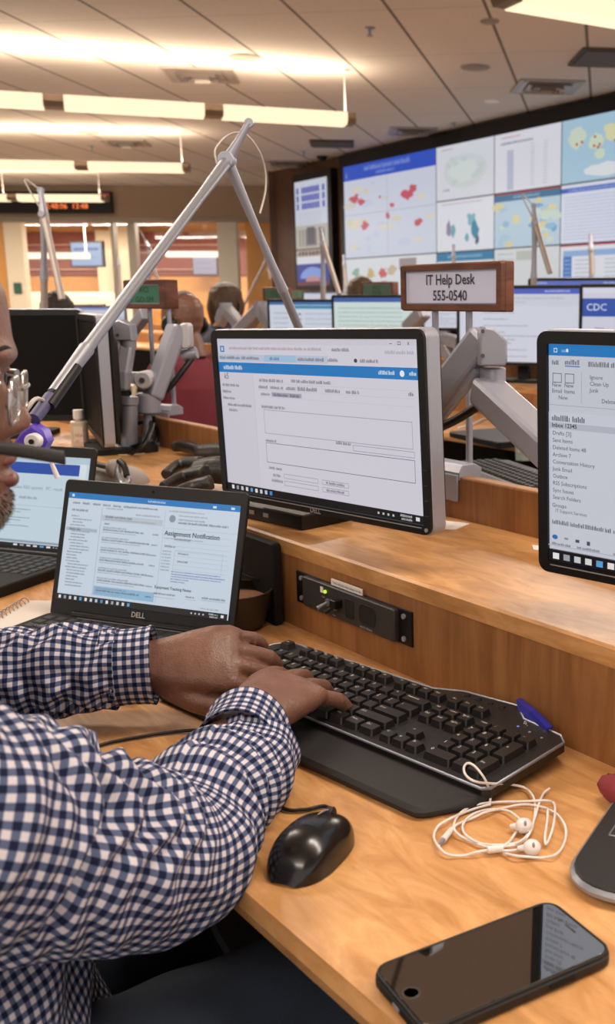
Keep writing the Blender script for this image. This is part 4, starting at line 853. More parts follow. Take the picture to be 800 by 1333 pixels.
t = boom(bb, Jb, Tb, on_y(324, 160, 1.60), '', r=.0070, detail=True, cable=[on_y(283, 215, 1.6), on_y(280, 195, 1.62), on_y(297, 176, 1.64), on_y(318, 174, 1.64), on_y(336, 195, 1.66), on_y(345, 222, 1.68), on_y(345, 250, 1.68), on_y(338, 278, 1.66)])
tag(t, 'long silver jointed boom arm reaching from the centre monitor to the face', 'boom arm')
l = local(t); c = l(on_y(46, 572, 1.02))
b = B(); b.at(Matrix.Translation(c) @ Matrix.Rotation(R_(20), 4, 'Y')); b.prism([(-.016, -.008), (-.006, -.014), (.012, -.012), (.015, .004), (.008, .013), (-.004, .016), (-.012, .006)], -.011, .011, axis='y', bev=.003); b.at(); b.build('violet_clip', mat('violet', '#5236b0', .35), t, smooth=40)
p = l(on_y(41, 575, 1.0)); b = B(); b.cyl(p, p + Vector((0, .012, 0)), .0078, seg=20, bev=.001); b.build('white_knob', M_WHITE, t, smooth=35)
b = B(); b.cyl(p + Vector((0, -.0015, 0)), p, .0026, seg=12); b.build('knob_screw', M_BLACK, t)
b = B(); b.tube([l(on_y(60, 585, 1.02)), l(on_y(68, 605, 1.02)), l(on_y(75, 622, 1.02))], [.0015, .0022, .003], seg=8); b.build('white_stick', M_WHITE, t, smooth=True)
def far_boom(bx, J, T, tip, v, label, r=.011, up=0):
    base = on_v(bx[0], bx[1], v); base.z = PT
    jj = on_v(J[0], J[1], v); t = boom(base, jj, on_v(T[0], T[1], v), on_v(tip[0], tip[1], v), label, r=r, mm=mat('far_tube', '#a79c96', .45, .4), cable=[jj, jj + Vector((-.06, 0, .12)), on_v(tip[0], tip[1], v)] if up else None)
    tag(t, label, 'boom arm')
far_boom((64, 560), (57, 279), (86, 415), (53, 248), 1.35, 'left pair of silver boom tubes meeting near the ticker sign', .0125, up=1)
far_boom((421, 470), (420, 316), (446, 398), (417, 298), 3.2, 'silver boom arm in front of the tall narrow display', .014)
far_boom((692, 440), (696, 290), (720, 370), (694, 268), 3.3, 'silver boom arm in front of the blue and tan map screen', .013, up=1)
far_boom((450, 430), (448, 345), (452, 380), (447, 333), 5.2, 'thin boom arm at the left edge of the big map display', .013)
far_boom((591, 430), (590, 335), (592, 360), (590, 320), 5.2, 'thin boom tip above the help desk sign', .013)
far_boom((769, 430), (769, 325), (771, 365), (768, 305), 5.2, 'thin boom arm in front of the lower right table screen', .016)
far_boom((195, 430), (194, 322), (215, 405), (190, 314), 3.3, 'silver boom arm behind the headset person, before the glass front', .012, up=1)
far_boom((155, 420), (155, 345), (158, 390), (154, 335), 5.2, 'thin boom pole in front of the far mullion', .014)
far_boom((303, 420), (350, 330), (352, 370), (349, 352), 5.3, 'thin boom tip before the orange timber wall', .014)

# ------------------------------------------------------------ the main keyboard
ko = on_z(583, 1080, -.46); KA = R_(-41.5); KL = .465
t = empty('keyboard', (ko.x, ko.y, DESK), KA); KT = R_(3.2)
body = [(-KL, .052), (-KL, .165), (-KL + .012, .185), (-.20, .190), (-.165, .205), (-.09, .212), (-.078, .200), (-.066, .190), (-.012, .183), (0, .172), (0, .058), (-.006, .052)]
Tm = Matrix.Translation((0, .05, .006)) @ Matrix.Rotation(KT, 4, 'X') @ Matrix.Translation((0, -.05, 0))
mkb = mat('keyboard_black', '#161413', .42, bump=.15, bscale=1500)
b = B(); b.at(Tm); b.prism(body, 0, .0125, bev=.002); b.build('body', mkb, t, smooth=35)
b = B(); b.at(Tm); pts = [(x * 1.0, y, .0118) for x, y in body]; b.tube(pts, .0016, closed=True, seg=8); b.build('silver_edge', M_SILVER, t, smooth=True)
b = B(); b.prism([(-KL + .004, -.006), (-.044, -.009), (-.034, -.008), (-.027, -.003), (-.004, .040), (-.002, .056), (-KL, .056), (-KL, .01)], 0, .0115, bev=.004); b.build('palm_rest', mat('palm_rest', '#1d1b1b', .62, bump=.3, bscale=1200), t, smooth=40)
for x in (-KL + .05, -.05): b = B(); b.box((x, .165, .006), (.03, .012, .014)); b.build('foot', M_RUBBER, t)
U = .01905; gx = -KL + .017; gy = .069
rows = []   # (x, y, w, h, legend)
def rowk(y, items, x=0):
    for s in items:
        if isinstance(s, (int, float)): x += s; continue
        nm, w = s if isinstance(s, tuple) else (s, 1)
        rows.append((x + w / 2, y, w, nm)); x += w
gp = .35
rowk(5.35, ['Esc', 1, 'F1', 'F2', 'F3', 'F4', .5, 'F5', 'F6', 'F7', 'F8', .5, 'F9', 'F10', 'F11', 'F12', gp, 'Prt', 'Scr', 'Brk'])
rowk(4, list('`1234567890-=') + [('Backspace', 2), gp, 'Ins', 'Home', 'PgUp', gp, 'Num', '/', '*', '-'])
rowk(3, [('Tab', 1.5)] + list('QWERTYUIOP[]') + [('\\', 1.5), gp, 'Del', 'End', 'PgDn', gp, '7', '8', '9', '+'])
rowk(2, [('Caps', 1.75)] + list('ASDFGHJKL;\'') + [('Enter', 2.25), gp + 3 + gp, '4', '5', '6'])
rowk(1, [('Shift', 2.25)] + list('ZXCVBNM,./') + [('Shift', 2.75), gp + 1, '^', 1 + gp, '1', '2', '3', 'Ent'])
rowk(0, [('Ctrl', 1.25), ('Win', 1.25), ('Alt', 1.25), ('', 6.25), ('Alt', 1.25), ('Win', 1.25), ('Menu', 1.25), ('Ctrl', 1.25), gp, '<', 'v', '>', gp, ('0', 2), '.'])
mkey = mat('keycap', '#191716', .38, bump=.1, bscale=2000); mleg = mat('legend_white', '#c9c5c1', .5)
xt = max(r[0] + r[2] / 2 for r in rows); sx = (KL - .034) / xt
order = sorted(range(len(rows)), key=lambda i: (rows[i][0] < 3.2 and rows[i][1] < 4, i)); hidden = B(); cnt = 0
for n_, i in enumerate(order):
    x, y, w, s = rows[i]; h = 2 if s in ('+', 'Ent') else 1
    yy = y - (.5 if h == 2 and s == 'Ent' else 0) - (.0 if h == 1 else (.5 if s == '+' else 0))
    if s == '+': yy = y - .5
    q = B(); kw = w * sx - .0020; kd = .0188 * h - .0022
    px_, py_ = gx + x * sx, gy + yy * .0188
    r1 = rrect(kw, kd, .0015, 1); tp = .0016; r2 = rrect(kw - 2 * tp, kd - 2 * tp - .0006, .0014, 1); n = len(r1)
    vs = [(a, c, 0) for a, c in r1] + [(a, c + .0005, .0078) for a, c in r2]
    fs = [(k, (k + 1) % n, n + (k + 1) % n, n + k) for k in range(n)] + [tuple(range(n, 2 * n))]
    tgt = q if n_ < 99 else hidden
    tgt.at((Matrix.Translation((px_, py_, .0118)) if tgt is hidden else Matrix.Identity(4))); tgt.add(vs, fs, 0)
    if s and tgt is q: tgt.text(s, .0042 if len(s) > 1 else .0062, Matrix.Translation((-kw / 2 + .0032, (.0012 if len(s) == 1 else .0015), .00785)), 1)
    if tgt is q:
        o = q.build('key', [mkey, mleg], t, clean=False); o.matrix_local = Tm @ Matrix.Translation((px_, py_, .0118))
hidden.at(); hd = hidden.build('keys', mkey, t); hd.matrix_local = Tm; tag(hd, kind='stuff')
for k in range(3): b = B(); b.at(Tm); b.lathe([(.0016, .0127), (0, .0131)], (-.06 + k * .018, .172 - k * .003, 0), seg=8); b.build('indicator', emis('#8fa0ff', .7) if k == 0 else mat('logo_grey', '#8f8a86', .4), t)
for k in range(4): b = B(); b.at(Tm); b.lathe([(.0045, .0125), (.004, .014), (0, .0142)], (-.155 + k * .017, .198, 0), seg=14); b.build('media_button', mkey, t)
tag(t, 'wide black keyboard with palm rest and silver edge under the man\'s hands', 'keyboard')

# ------------------------------------------------------------ mouse
mp = on_z(407, 1093, -.445); t = empty('computer_mouse', (mp.x, mp.y, DESK), R_(-20)); t.scale = (.9, .86, .9)
b = B(); nu, nv = 20, 22; vs = []; fs = []
for i in range(nv + 1):
    s = i / nv; y = -.058 + .116 * s; wv = .031 * (max(0, 1 - abs(2 * s - .95) ** 2.8)) ** .5 + .0005; hv = .034 * (max(0, 1 - ((.42 - s) / .42 if s < .42 else (s - .42) / .60) ** 2.2)) ** .62 + .0015
    for k in range(nu + 1):
        a = math.pi * k / nu; ca, sa = math.cos(a), math.sin(a)
        vs.append((wv * (abs(ca) ** .8) * (1 if ca > 0 else -1), y, hv * sa ** .75 + .001))
for i in range(nv):
    for k in range(nu): fs.append((i * (nu + 1) + k, i * (nu + 1) + k + 1, (i + 1) * (nu + 1) + k + 1, (i + 1) * (nu + 1) + k))
b.add(vs, fs); b.build('shell', mat('mouse_gloss', '#0d0c0c', .22, spec=.6), t, smooth=60)
b = B(); b.rbox((0, 0, .001), .05, .1, .002, .02); b.build('base_plate', M_BLACK, t)
b = B(); b.cyl((-.0035, .036, .0245), (.0035, .036, .0245), .0085, seg=18, bev=.001); b.build('scroll_wheel', M_RUBBER, t, smooth=35)
b = B(); b.tube([(0, .012, .0368), (0, .028, .0335), (0, .045, .0255), (0, .056, .012)], .0007, smooth=4, seg=6); b.build('button_split', M_GREY, t)
b = B(); b.text('DELL', .006, Matrix.Translation((-.006, -.01, .0375))); b.build('logo', mat('mouse_logo', '#2c2a2a', .4), t)
l = local(t); w = lambda x, y, z=-.457: l(on_z(x, y, z))
b = B(); b.tube([(0, .055, .006), w(425, 1050), w(395, 1054), w(365, 1050), w(330, 1010), w(300, 965), w(265, 951), w(215, 954), w(165, 962), w(130, 970), w(105, 985), w(85, 1010)], .0021, smooth=8, seg=8); b.build('cable', M_RUBBER, t, smooth=True)
tag(t, 'glossy black corded computer mouse in front of the keyboard', 'mouse')

# ------------------------------------------------------------ phone
c = on_z(643, 1254, -.452); a_ = on_z(492, 1261, -.455); b_ = on_z(706, 1179, -.455); dd = (b_ - a_); pa = math.atan2(dd.y, dd.x)
t = empty('smartphone', (c.x, c.y, DESK), pa); PL, PW = .155, .0775; phone_glass = mat('phone_glass', '#050505', .03, spec=.8); phone_glass.node_tree.nodes['Principled BSDF'].inputs['IOR'].default_value = 2.7
b = B(); o = rrect(PL, PW, .012, 6); i_ = rrect(PL - .006, PW - .006, .010, 6); n = len(o)
b.prism(rrect(PL, PW, .012, 6), .0, .0105, bev=.0025)
b.build('case', mat('phone_case', '#131212', .55), t, smooth=35)
b = B(); b.tube([(x, y, .0105) for x, y in rrect(PL - .003, PW - .003, .0115, 6)], .0011, closed=True, seg=8); b.build('case_lip', mat('phone_case', '#131212', .55), t, smooth=True)
b = B(); b.rbox((0, 0, .0108), PL - .006, PW - .006, .0012, .009, bev=.0004); b.build('glass', phone_glass, t, smooth=35)
b = B(); b.lathe([(.0060, 0), (.0057, .0002), (.0052, .0002), (.0050, 0)], (-PL / 2 + .0115, 0, .0114), seg=24); b.build('home_button', mat('home_ring', '#4b4540', .3), t)
b = B(); b.rbox((PL / 2 - .011, 0, .0115), .0016, .012, .0003, .0007); b.lathe([(.0016, 0), (0, .0001)], (PL / 2 - .011, .012, .0115), seg=10); b.build('earpiece', mat('earpiece', '#3a3835', .4), t)
b = B(); b.rbox((.03, -PW / 2, .0055), .022, .0042, .0016, .002, axis='y'); b.build('side_button', M_BLACKM, t)
b = B(); b.rbox((-PL / 2 - .0002, .0, .005), .009, .003, .0006, .0012, axis='x'); b.build('charging_port', M_GREY, t)
tag(t, 'black smartphone in a dark case lying face up at the desk front', 'phone')

# ------------------------------------------------------------ earphones
t = empty('earphones', on_z(650, 1080, -.46)); l = local(t)
ev = lambda X, Y, z=-.4575: l(on_z(540 + X / 3.077, 940 + Y / 3.077, z))
me = mat('earphone_white', '#ded6d2', .4)
paths = [
 [(298, 335), (300, 290), (280, 230), (240, 178), (210, 165), (195, 185), (205, 215), (240, 238), (300, 246), (380, 250), (435, 262), (468, 290), (480, 330), (478, 380), (465, 430), (440, 470), (400, 492), (350, 500)],
 [(350, 500), (290, 500), (230, 480), (180, 455), (155, 425), (165, 385), (200, 350), (260, 328), (340, 320), (430, 318), (520, 314), (555, 325), (560, 360), (552, 420), (535, 470), (522, 490), (520, 455), (528, 400), (532, 350)],
 [(540, 265), (515, 285), (495, 330), (480, 380), (462, 430), (435, 468), (400, 485), (340, 492), (270, 488), (215, 462), (190, 430), (200, 395), (240, 365), (300, 350), (360, 352), (400, 372), (422, 395), (430, 415)],
 [(532, 350), (570, 370), (598, 410), (604, 450), (590, 500), (560, 532), (510, 543), (450, 540), (400, 535), (355, 525)],
 [(320, 508), (250, 520), (190, 535), (130, 530), (95, 500), (75, 460), (90, 420), (130, 392), (190, 365), (245, 345), (298, 330)],
 [(100, 490), (120, 462), (140, 435), (160, 415), (190, 400), (240, 380), (280, 362), (350, 345), (440, 330), (530, 345)],
 [(320, 508), (350, 498), (380, 475), (405, 440), (425, 425)], [(330, 512), (380, 515), (430, 508), (460, 500)]]
for k, p in enumerate(paths):
    b = B(); b.tube([ev(x, y, -.4575 + .0015 * ((k + i) % 3) if not (k == 0 and 1 <= i <= 9) else (-.45, -.432, -.421, -.419, -.420, -.421, -.424, -.436, -.45)[i - 1]) for i, (x, y) in enumerate(p)], .00115, smooth=6, seg=8); b.build('cable', me, t, smooth=True)
b = B(); b.tube([ev(98, 492, -.455), ev(112, 472, -.455)], .0018, seg=10); b.build('plug', M_SILVER, t, smooth=True)
b = B(); b.tube([ev(112, 472, -.455), ev(145, 430, -.455)], [.003, .0024], seg=10); b.build('plug_sleeve', me, t, smooth=True)
b = B(); b.tube([ev(290, 512, -.4545), ev(352, 506, -.4545)], .0032, seg=12); b.build('splitter', me, t, smooth=True)
for X, Y in ((468, 502), (435, 415)):
    c = ev(X, Y, -.4525); b = B(); b.sph(c, .0078, sx=1, sy=1.05, sz=.85); b.tube([c, c + Vector((-.012, .002, -.002))], [.0045, .002], seg=12); b.build('earbud', me, t, smooth=True)
    b = B(); b.sph(c + Vector((.001, -.0045, .0045)), .0026, sx=.5); b.build('earbud_grille', M_GREY, t, smooth=True)
tag(t, 'white tangled earphones lying at the right end of the keyboard', 'earphones')

# ------------------------------------------------------------ panel with switches on the riser
a = on_v(388, 762, .735); e = on_v(538, 819, .735); ztL = on_v(388, 742, .735).z; zbL = on_v(388, 783, .735).z; zc = (on_v(462, 768, .735).z + on_v(462, 808, .735).z) / 2
mid = (a + e) / 2; pw = (e - a).length; ph = .040
zc = (on_v(538, 797, .735).z + on_v(538, 841, .735).z) / 2 * .5 + (ztL + zbL) / 2 * .5; ph = .5 * (ztL - zbL) + .5 * (on_v(538, 797, .735).z - on_v(538, 841, .735).z)
t = empty('intercom_panel', (mid.x, mid.y, zc), UA)
b = B(); b.box((0, -.0015, 0), (pw, .003, ph)); b.build('mounting_plate', M_BLACK, t, bevel=.0008)
b = B(); b.prism(rrect(pw * .80, ph * .94, .003, 3), -.010, 0, axis='y', c=(0, 0, 0), bev=.0015); b.build('housing', mat('housing_grey', '#2f2b2a', .5), t, smooth=35)
for sx_ in (-1, 1):
    for sz in (-1, 1): b = B(); b.cyl((sx_ * pw * .445, 0, sz * ph * .32), (sx_ * pw * .445, -.0055, sz * ph * .32), .0034, seg=12); b.build('screw', M_SILVERP, t, smooth=35)
hx = mat('hole', '#070606', .7)
for x, w_, h_, r_ in ((.010, .017, .024, .003), (.050, .034, .026, .009)):
    b = B(); b.tube([(x + q, -.0102, z) for q, z in rrect(w_ + .001, h_ + .001, r_, 5)], .0008, closed=True, seg=6); b.prism(rrect(w_, h_, r_, 5), -.0106, -.0101, axis='y', c=(x, 0, 0)); b.build('opening', [hx], t)
b = B(); b.cyl((-.047, -.010, .0115), (-.047, -.0125, .0115), .0025, seg=12); b.build('status_light', emis('#b8e04a', 1.2), t)
for x, z in ((-.040, -.002), (-.022, -.004)):
    b = B(); b.cyl((x, -.010, z), (x, -.013, z), .0055, seg=6); b.build('switch_nut', M_SILVER, t)
    b = B(); b.tube([(x, -.013, z), (x - .004, -.026, z - .006)], [.0018, .003], seg=10); b.build('toggle', M_SILVER if x < -.03 else M_BLACK, t, smooth=True)
b = B(); b.rbox((-.014, -.016, .003), .014, .012, .012, .002, axis='y', bev=.001); b.build('knob', M_BLACK, t, smooth=35)
b = B(); b.text('MULTI-TRUNK', .0042, X90(.034, -.0106, -ph * .42)); b.text('TALK', .003, X90(-.056, -.0106, .002)); b.text('RING', .003, X90(-.03, -.0106, -ph * .40)); b.build('panel_lettering', mat('logo_light', '#b9b4b0', .4), t)
b = B(); b.box((-.056, -.0105, .0125), (.006, .001, .008)); b.build('tag', M_PAPER, t)
b = B(); b.box((-.004, -.0045, ph * .5 + .0035), (.072, .002, .0085)); b.build('label_strip', M_PAPER, t)
b = B(); b.text('Push red and relay button to talk', .0050, X90(-.036, -.0058, ph * .5 + .0018)); b.build('label_lettering', mat('ink_dark', '#33303a', .6), t)
tag(t, 'black switch panel with toggles and paper strip on the wooden riser', 'control panel')

# ------------------------------------------------------------ things on the shelf and the desk
# black desktop box under the monitor
fc = on_z(392, 692, -.3335); t = empty('docking_station', (fc.x, fc.y, SHELF), R_(-41))
b = B(); b.rbox((-.1, .052, .0125), .2, .10, .023, .006, bev=.002); b.build('case', M_BLACK, t, smooth=35)
for k in range(4): b = B(); b.box((-.19 + k * .035, .0015, .013), (.012, .002, .006)); b.build('port', M_GREY if k % 2 else mat('port_light', '#a08f7f', .4, .5), t)
tag(t, 'flat black docking station on the shelf under the centre monitor', 'docking station')
# papers
def paper(pts, z, label, m=M_PAPER):
    P = [on_z(x, y, z) for x, y in pts]; c = sum(P, Vector()) / len(P); t = B(); n = len(P)
    t.add([p - c for p in P] + [p - c + Vector((0, 0, .0008)) for p in P], [tuple(range(n - 1, -1, -1)), tuple(range(n, 2 * n))] + [(k, (k + 1) % n, n + (k + 1) % n, n + k) for k in range(n)])
    o = t.build('paper_slip', m, loc=c); tag(o, label, 'paper')
paper([(560, 676), (611, 682), (592, 690), (552, 688)], -.3335 + .0003, 'white paper slip on the shelf right of the centre monitor')
paper([(692, 710), (712, 712), (712, 717), (694, 716)], -.3335 + .0003, 'small white paper corner under the right monitor')
paper([(150, 583), (172, 556), (196, 584), (186, 592), (154, 593)], -.3335 + .0003, 'yellowish paper note under cables near the round-jointed arm', mat('note_yellow', '#d8c896', .8))
# gloves: leather, built as swelling fingers and a palm
def leather(): return mat('glove_leather', '#1c1817', .42, bump=.8, bscale=130, var=.35, vscale=60)
def glove(spec, palm, label):
    t = empty('leather_glove', palm[0][0]); l = local(t); b = B()
    for pts, r in palm_f(spec): b.tube([l(p) for p in pts], r, smooth=5, seg=14)
    P, r = palm; b.tube([l(p) for p in P], r, smooth=5, seg=18)
    for c, rr in ((P[0], r[0]), (P[-1], r[-1])): b.sph(l(c), rr, seg=16)
    o = b.build('hide', leather(), t, smooth=60)
    md = o.modifiers.new('r', 'REMESH'); md.mode = 'VOXEL'; md.voxel_size = .0022; md.use_smooth_shade = True
    sm = o.modifiers.new('s', 'SMOOTH'); sm.iterations = 6; sm.factor = .5
    b = B(); q = P[-1]; b.lathe([(r[-1] * 1.02, -.004), (r[-1] * 1.06, 0), (r[-1] * 1.02, .004)], l(q), seg=18, axis=(P[-1] - P[-2]).normalized()); b.build('cuff_binding', M_BLACKM, t, smooth=True)
    tag(t, label, 'glove')
def palm_f(spec):
    for f in spec: yield f
gz = lambda x, y, z: on_z(x, y, -.3335 + z)
glove([([gz(262, 588, .022), gz(240, 581, .020), gz(225, 582, .016)], [.016, .013, .011])],
      ([gz(262, 590, .022), gz(285, 590, .022), gz(318, 592, .022)], [.018, .022, .022]), 'dark leather glove lying against the low back panel, thumb showing')
glove([([gz(262, 604, .034), gz(236, 604, .026), gz(216, 618, .016)], [.015, .012, .011]), ([gz(268, 616, .034), gz(240, 620, .024), gz(212, 634, .014)], [.015, .012, .010]), ([gz(275, 628, .026), gz(250, 634, .018), gz(224, 644, .012)], [.014, .012, .010])],
      ([gz(262, 612, .034), gz(285, 612, .034), gz(320, 618, .026)], [.021, .026, .022]), 'worn dark leather glove with creased fingers left of the centre monitor')
# grey cap with strap
cp = on_z(150, 640, -.333); cp = on_z(152, 622, -.325); t = empty('grey_cap', (cp.x, cp.y, SHELF), R_(-25))
mg = mat('grey_felt', '#9c9490', .8, bump=.4, bscale=300)
b = B(); pr = [(.064, 0)] + [(.064 * math.cos(a), .034 * math.sin(a)) for a in [math.pi / 2 * k / 8 for k in range(9)]]; pr[-1] = (0, .034); b.lathe(pr, (0, 0, 0), seg=30, sy=.8); b.build('dome', mg, t, smooth=True)
b = B(); b.tube([(-.06, -.01, .034), (-.03, -.03, .040), (0, -.038, .038), (.025, -.04, .036)], .0055, smooth=5, seg=10); b.build('dark_strap', mat('strap_dark', '#4a4644', .6), t, smooth=True)
b = B(); b.sph((.03, -.036, .034), .015, sz=1.1); b.build('clip_knob', mg, t, smooth=True)
b = B(); b.tube([(.045, -.035, .044), (.062, -.04, .036), (.078, -.05, .018), (.074, -.058, .010), (.06, -.052, .014), (.045, -.044, .030)], .0045, closed=True, smooth=5, seg=10); b.build('metal_loop', M_SILVER, t, smooth=True)
b = B(); b.tube([(.042, -.034, .048), (.060, -.040, .040), (.074, -.05, .024)], .006, smooth=4, seg=10); b.build('loop_strap', M_BLACK, t, smooth=True)
tag(t, 'light grey domed cap with dark strap and metal loop behind the email laptop', 'cap')
# sanitizer bottle
bp_ = on_z(105, 582, -.3335); t = empty('plastic_bottle', (bp_.x, bp_.y, SHELF), R_(-10))
mb = mat('bottle_milky', '#c9b9a6', .2, spec=.6)
b = B(); b.prism(rrect(.038, .024, .008, 4), 0, .062, bev=.003); b.cyl((0, 0, .062), (0, 0, .070), .009, seg=16); b.build('body', mb, t, smooth=40)
b = B(); b.cyl((0, 0, .066), (0, 0, .088), .0115, seg=18, bev=.0015); b.build('cap', M_WHITE, t, smooth=35)
b = B(); b.box((.004, -.0124, .032), (.024, .0006, .036)); b.build('bottle_label', mat('label_cream', '#d8cbbb', .6), t)
b = B(); b.text('N2A', .010, X90(-.004, -.0129, .026)); b.text('gel', .008, X90(-.004, -.0129, .014)); b.build('label_lettering', mat('ink_red', '#b04030', .6), t)
tag(t, 'small milky plastic bottle with white cap beside the dark screens', 'bottle')
# loops of black cable on the shelf
t = empty('cable_bundle', on_z(180, 590, -.33)); l = local(t); g = lambda x, y, z: l(on_z(x, y, -.3335 + z))
for k, p in enumerate(([(152, 573, .01), (165, 582, .004), (185, 575, .03), (195, 556, .05), (197, 540, .07)], [(153, 583, .004), (170, 590, .004), (190, 577, .03), (200, 550, .06), (199, 540, .08)], [(200, 545, .07), (205, 565, .03), (200, 580, .004), (192, 580, .004), (186, 565, .02), (190, 545, .06)], [(165, 560, .04), (178, 552, .05), (190, 548, .06)])):
    b = B(); b.tube([g(*q) for q in p], .0042, smooth=6, seg=8); b.build('cable', M_RUBBER, t, smooth=True)
tag(t, 'loops of black cable hanging below the silver round-jointed arm', 'cables')
# leaning black panel and the bowl behind the laptop
a = on_v(300, 745, .725); e = on_v(366, 745, .725); t = empty('black_folder', ((a + e) / 2 * .5 + (a + e) / 4 * 1.0), UA)
mx_ = (a + e) / 2; t.location = (mx_.x, mx_.y, DESK); zt = on_v(366, 707, .725).z - DESK
b = B(); b.rbox((-.03, -.006, zt / 2), (e - a).length + .06, zt, .014, .006, axis='y', bev=.002); b.build('cover', M_BLACKM, t, smooth=35)
b = B(); b.box((.0, -.0135, zt * .5), (.07, .001, .002)); b.build('seam', M_BLACK, t)
tag(t, 'thin black folder standing against the riser behind the laptop corner', 'folder')
bc = on_z(306, 790, -.43); t = empty('bowl', (bc.x, bc.y, DESK))
b = B(); b.lathe([(.036, 0), (.040, .003), (.049, .025), (.053, .050), (.054, .056), (.051, .056), (.049, .044), (.040, .038), (0, .038)], seg=36); b.build('bowl_body', mat('bowl_dark', '#2b211b', .35), t, smooth=50)
b = B(); b.lathe([(.0485, .043), (0, .045)], seg=30); b.build('brown_filling', mat('filling', '#8a5a38', .7, bump=1., bscale=120, var=.4, vscale=90), t)
tag(t, 'dark round bowl with brown contents between laptop and riser', 'bowl')
# spiral notebook
nc = on_z(38, 808, -.455); t = empty('spiral_notebook', (nc.x, nc.y, DESK), R_(-2)); 
b = B(); b.rbox((0.02, 0, .006), .12, .17, .009, .004, bev=.001); b.build('pages', mat('notebook_page', '#cfc6bd', .8), t)
for k in range(14):
    y = -.075 + k * .0115; b = B(); b.tube([(-.042 + .007 * math.cos(a), y, .009 + .008 * math.sin(a)) for a in [2 * math.pi * q / 12 for q in range(12)]], .0009, closed=True, seg=6); b.build('ring', M_SILVER, t, smooth=True)
tag(t, 'white spiral notebook under the left side of the email laptop', 'notebook')
# blue wrapper behind the keyboard
w0 = on_v(671, 912, .728); t = empty('blue_packet', on_z(700, 950, -.46)); l = local(t)
P = [l(on_v(671, 911, .722)), l(on_v(690, 926, .712)), l(on_v(712, 948, .705)), l(on_v(706, 968, .705)), l(on_v(680, 950, .712))]
b = B(); b.add([p for p in P] + [p + VD * .008 for p in P], [(0, 1, 2, 3, 4), (9, 8, 7, 6, 5)] + [(k, 5 + k, 5 + (k + 1) % 5, (k + 1) % 5) for k in range(5)]); b.build('foil', mat('foil_blue', '#2a2c9a', .3), t)
b = B(); q = P[4] * .35 + P[1] * .3 + P[2] * .35 - VD * .002; b.text('Pacif', .009, Matrix.Translation(q + Vector((-.01, 0, .0))) @ Matrix.Rotation(UA, 4, 'Z') @ Matrix.Rotation(math.pi / 2, 4, 'X') @ Matrix.Rotation(R_(-25), 4, 'Z')); b.build('packet_lettering', M_PAPER, t)
tag(t, 'blue wrapper tucked between the keyboard corner and the riser', 'wrapper')
# maroon thing at the right edge
mp_ = on_z(818, 1052, -.455) + VD * .004; t = empty('maroon_pouch', (mp_.x, mp_.y, DESK), UA); b = B(); b.sph((.01, .0, .016), .034, sx=1.5, sy=.55, sz=.5); o = b.build('pouch', mat('maroon_cloth', '#7d2730', .8, bump=.6, bscale=90), t, smooth=True)
b = B(); b.tube([(-.03, .0, .026), (.01, 0, .0335), (.05, .0, .026)], .0012, smooth=4, seg=6); b.build('seam', mat('seam_maroon', '#55161f', .8), t)
tag(t, 'maroon cloth pouch peeping in at the right edge beside the laptop', 'pouch')
_tp = [on_z(x, y, -.57) for x, y in ((262, 1180), (284, 1224), (296, 1243), (312, 1250), (335, 1250), (372, 1244), (480, 1226), (430, 1150), (330, 1120))]
_tc = sum(_tp, Vector()) / len(_tp); b = B(); b.prism([(p.x - _tc.x, p.y - _tc.y) for p in _tp], -.022, 0, bev=.004); o = b.build('drawer_tray', mat('tray_dark', '#262b33', .35), loc=_tc, smooth=35); tag(o, 'dark rounded tray under the near edge of the front desk', 'tray')
# row two: keyboard, closed laptop, glass, cable
k2 = on_z(662, 640, -.44); t = empty('keyboard', (k2.x, k2.y, DESK + .002), R_(-67))
tray = B(); tray.rbox((-.25, .1, -.016), .62, .36, .016, .02, bev=.002); tr_ = tray.build('keyboard_tray', M_BLACKM, None, smooth=35); tr_.location = t.location; tr_.rotation_euler = t.rotation_euler; tag(tr_, 'black pull-out keyboard tray below the second-row desk', 'tray')
b = B(); b.prism([(-.47, 0), (0, 0), (.0, .17), (-.03, .2), (-.44, .2), (-.47, .17)], 0, .018, bev=.003); b.build('body', mkb, t, smooth=35)
b = B(); b.tube([(-.47, .05, .018), (0, .05, .018), (0, .17, .018), (-.03, .2, .018), (-.44, .2, .018), (-.47, .17, .018)], .0018, closed=True, seg=6); b.build('silver_edge', M_SILVER, t)
b = B(); b.rbox((-.235, -.032, .009), .46, .07, .014, .01, bev=.004); b.build('palm_rest', mat('palm_rest', '#1d1b1b', .62), t, smooth=35)
kb = key_mesh(.0165, .0165, .008, None, taper=.002); proto = None
for r in range(5):
    for k in range(20):
        if proto is None: o = proto = kb.build('key', mat('keycap_far', '#22201f', .35), t)
        else: o = proto.copy(); scene.collection.objects.link(o); o.parent = t
        o.location = (-.455 + .0225 * k + .011, .067 + r * .0235, .017)
tag(t, 'black keyboard with silver edge behind the low panel, under the arm', 'keyboard')
q = on_z(655, 572, -.455); t = empty('closed_laptop', (q.x, q.y, DESK), R_(-60)); b = B(); b.rbox((0, 0, .012), .34, .24, .020, .012, bev=.003); b.build('casing', M_BLACK, t, smooth=35); b = B(); b.cyl((-.13, .12, .016), (.13, .12, .016), .008); b.build('hinge', M_BLACKM, t)
tag(t, 'closed black laptop on the second-row desk under the silver arm', 'laptop')
q = on_z(682, 590, -.44); t = empty('clear_cup', (q.x, q.y, DESK)); gl = mat('clear_plastic', '#b9c2bd', .08, spec=.7); gl.node_tree.nodes['Principled BSDF'].inputs['Alpha'].default_value = .22
b = B(); b.lathe([(.026, 0), (.032, .085), (.031, .085), (.025, .003), (0, .003)], seg=20); b.build('cup_wall', gl, t, smooth=40); b = B(); b.lathe([(.0325, .083), (.034, .086), (.0315, .088)], seg=20); b.build('cup_rim', M_WHITE, t, smooth=True)
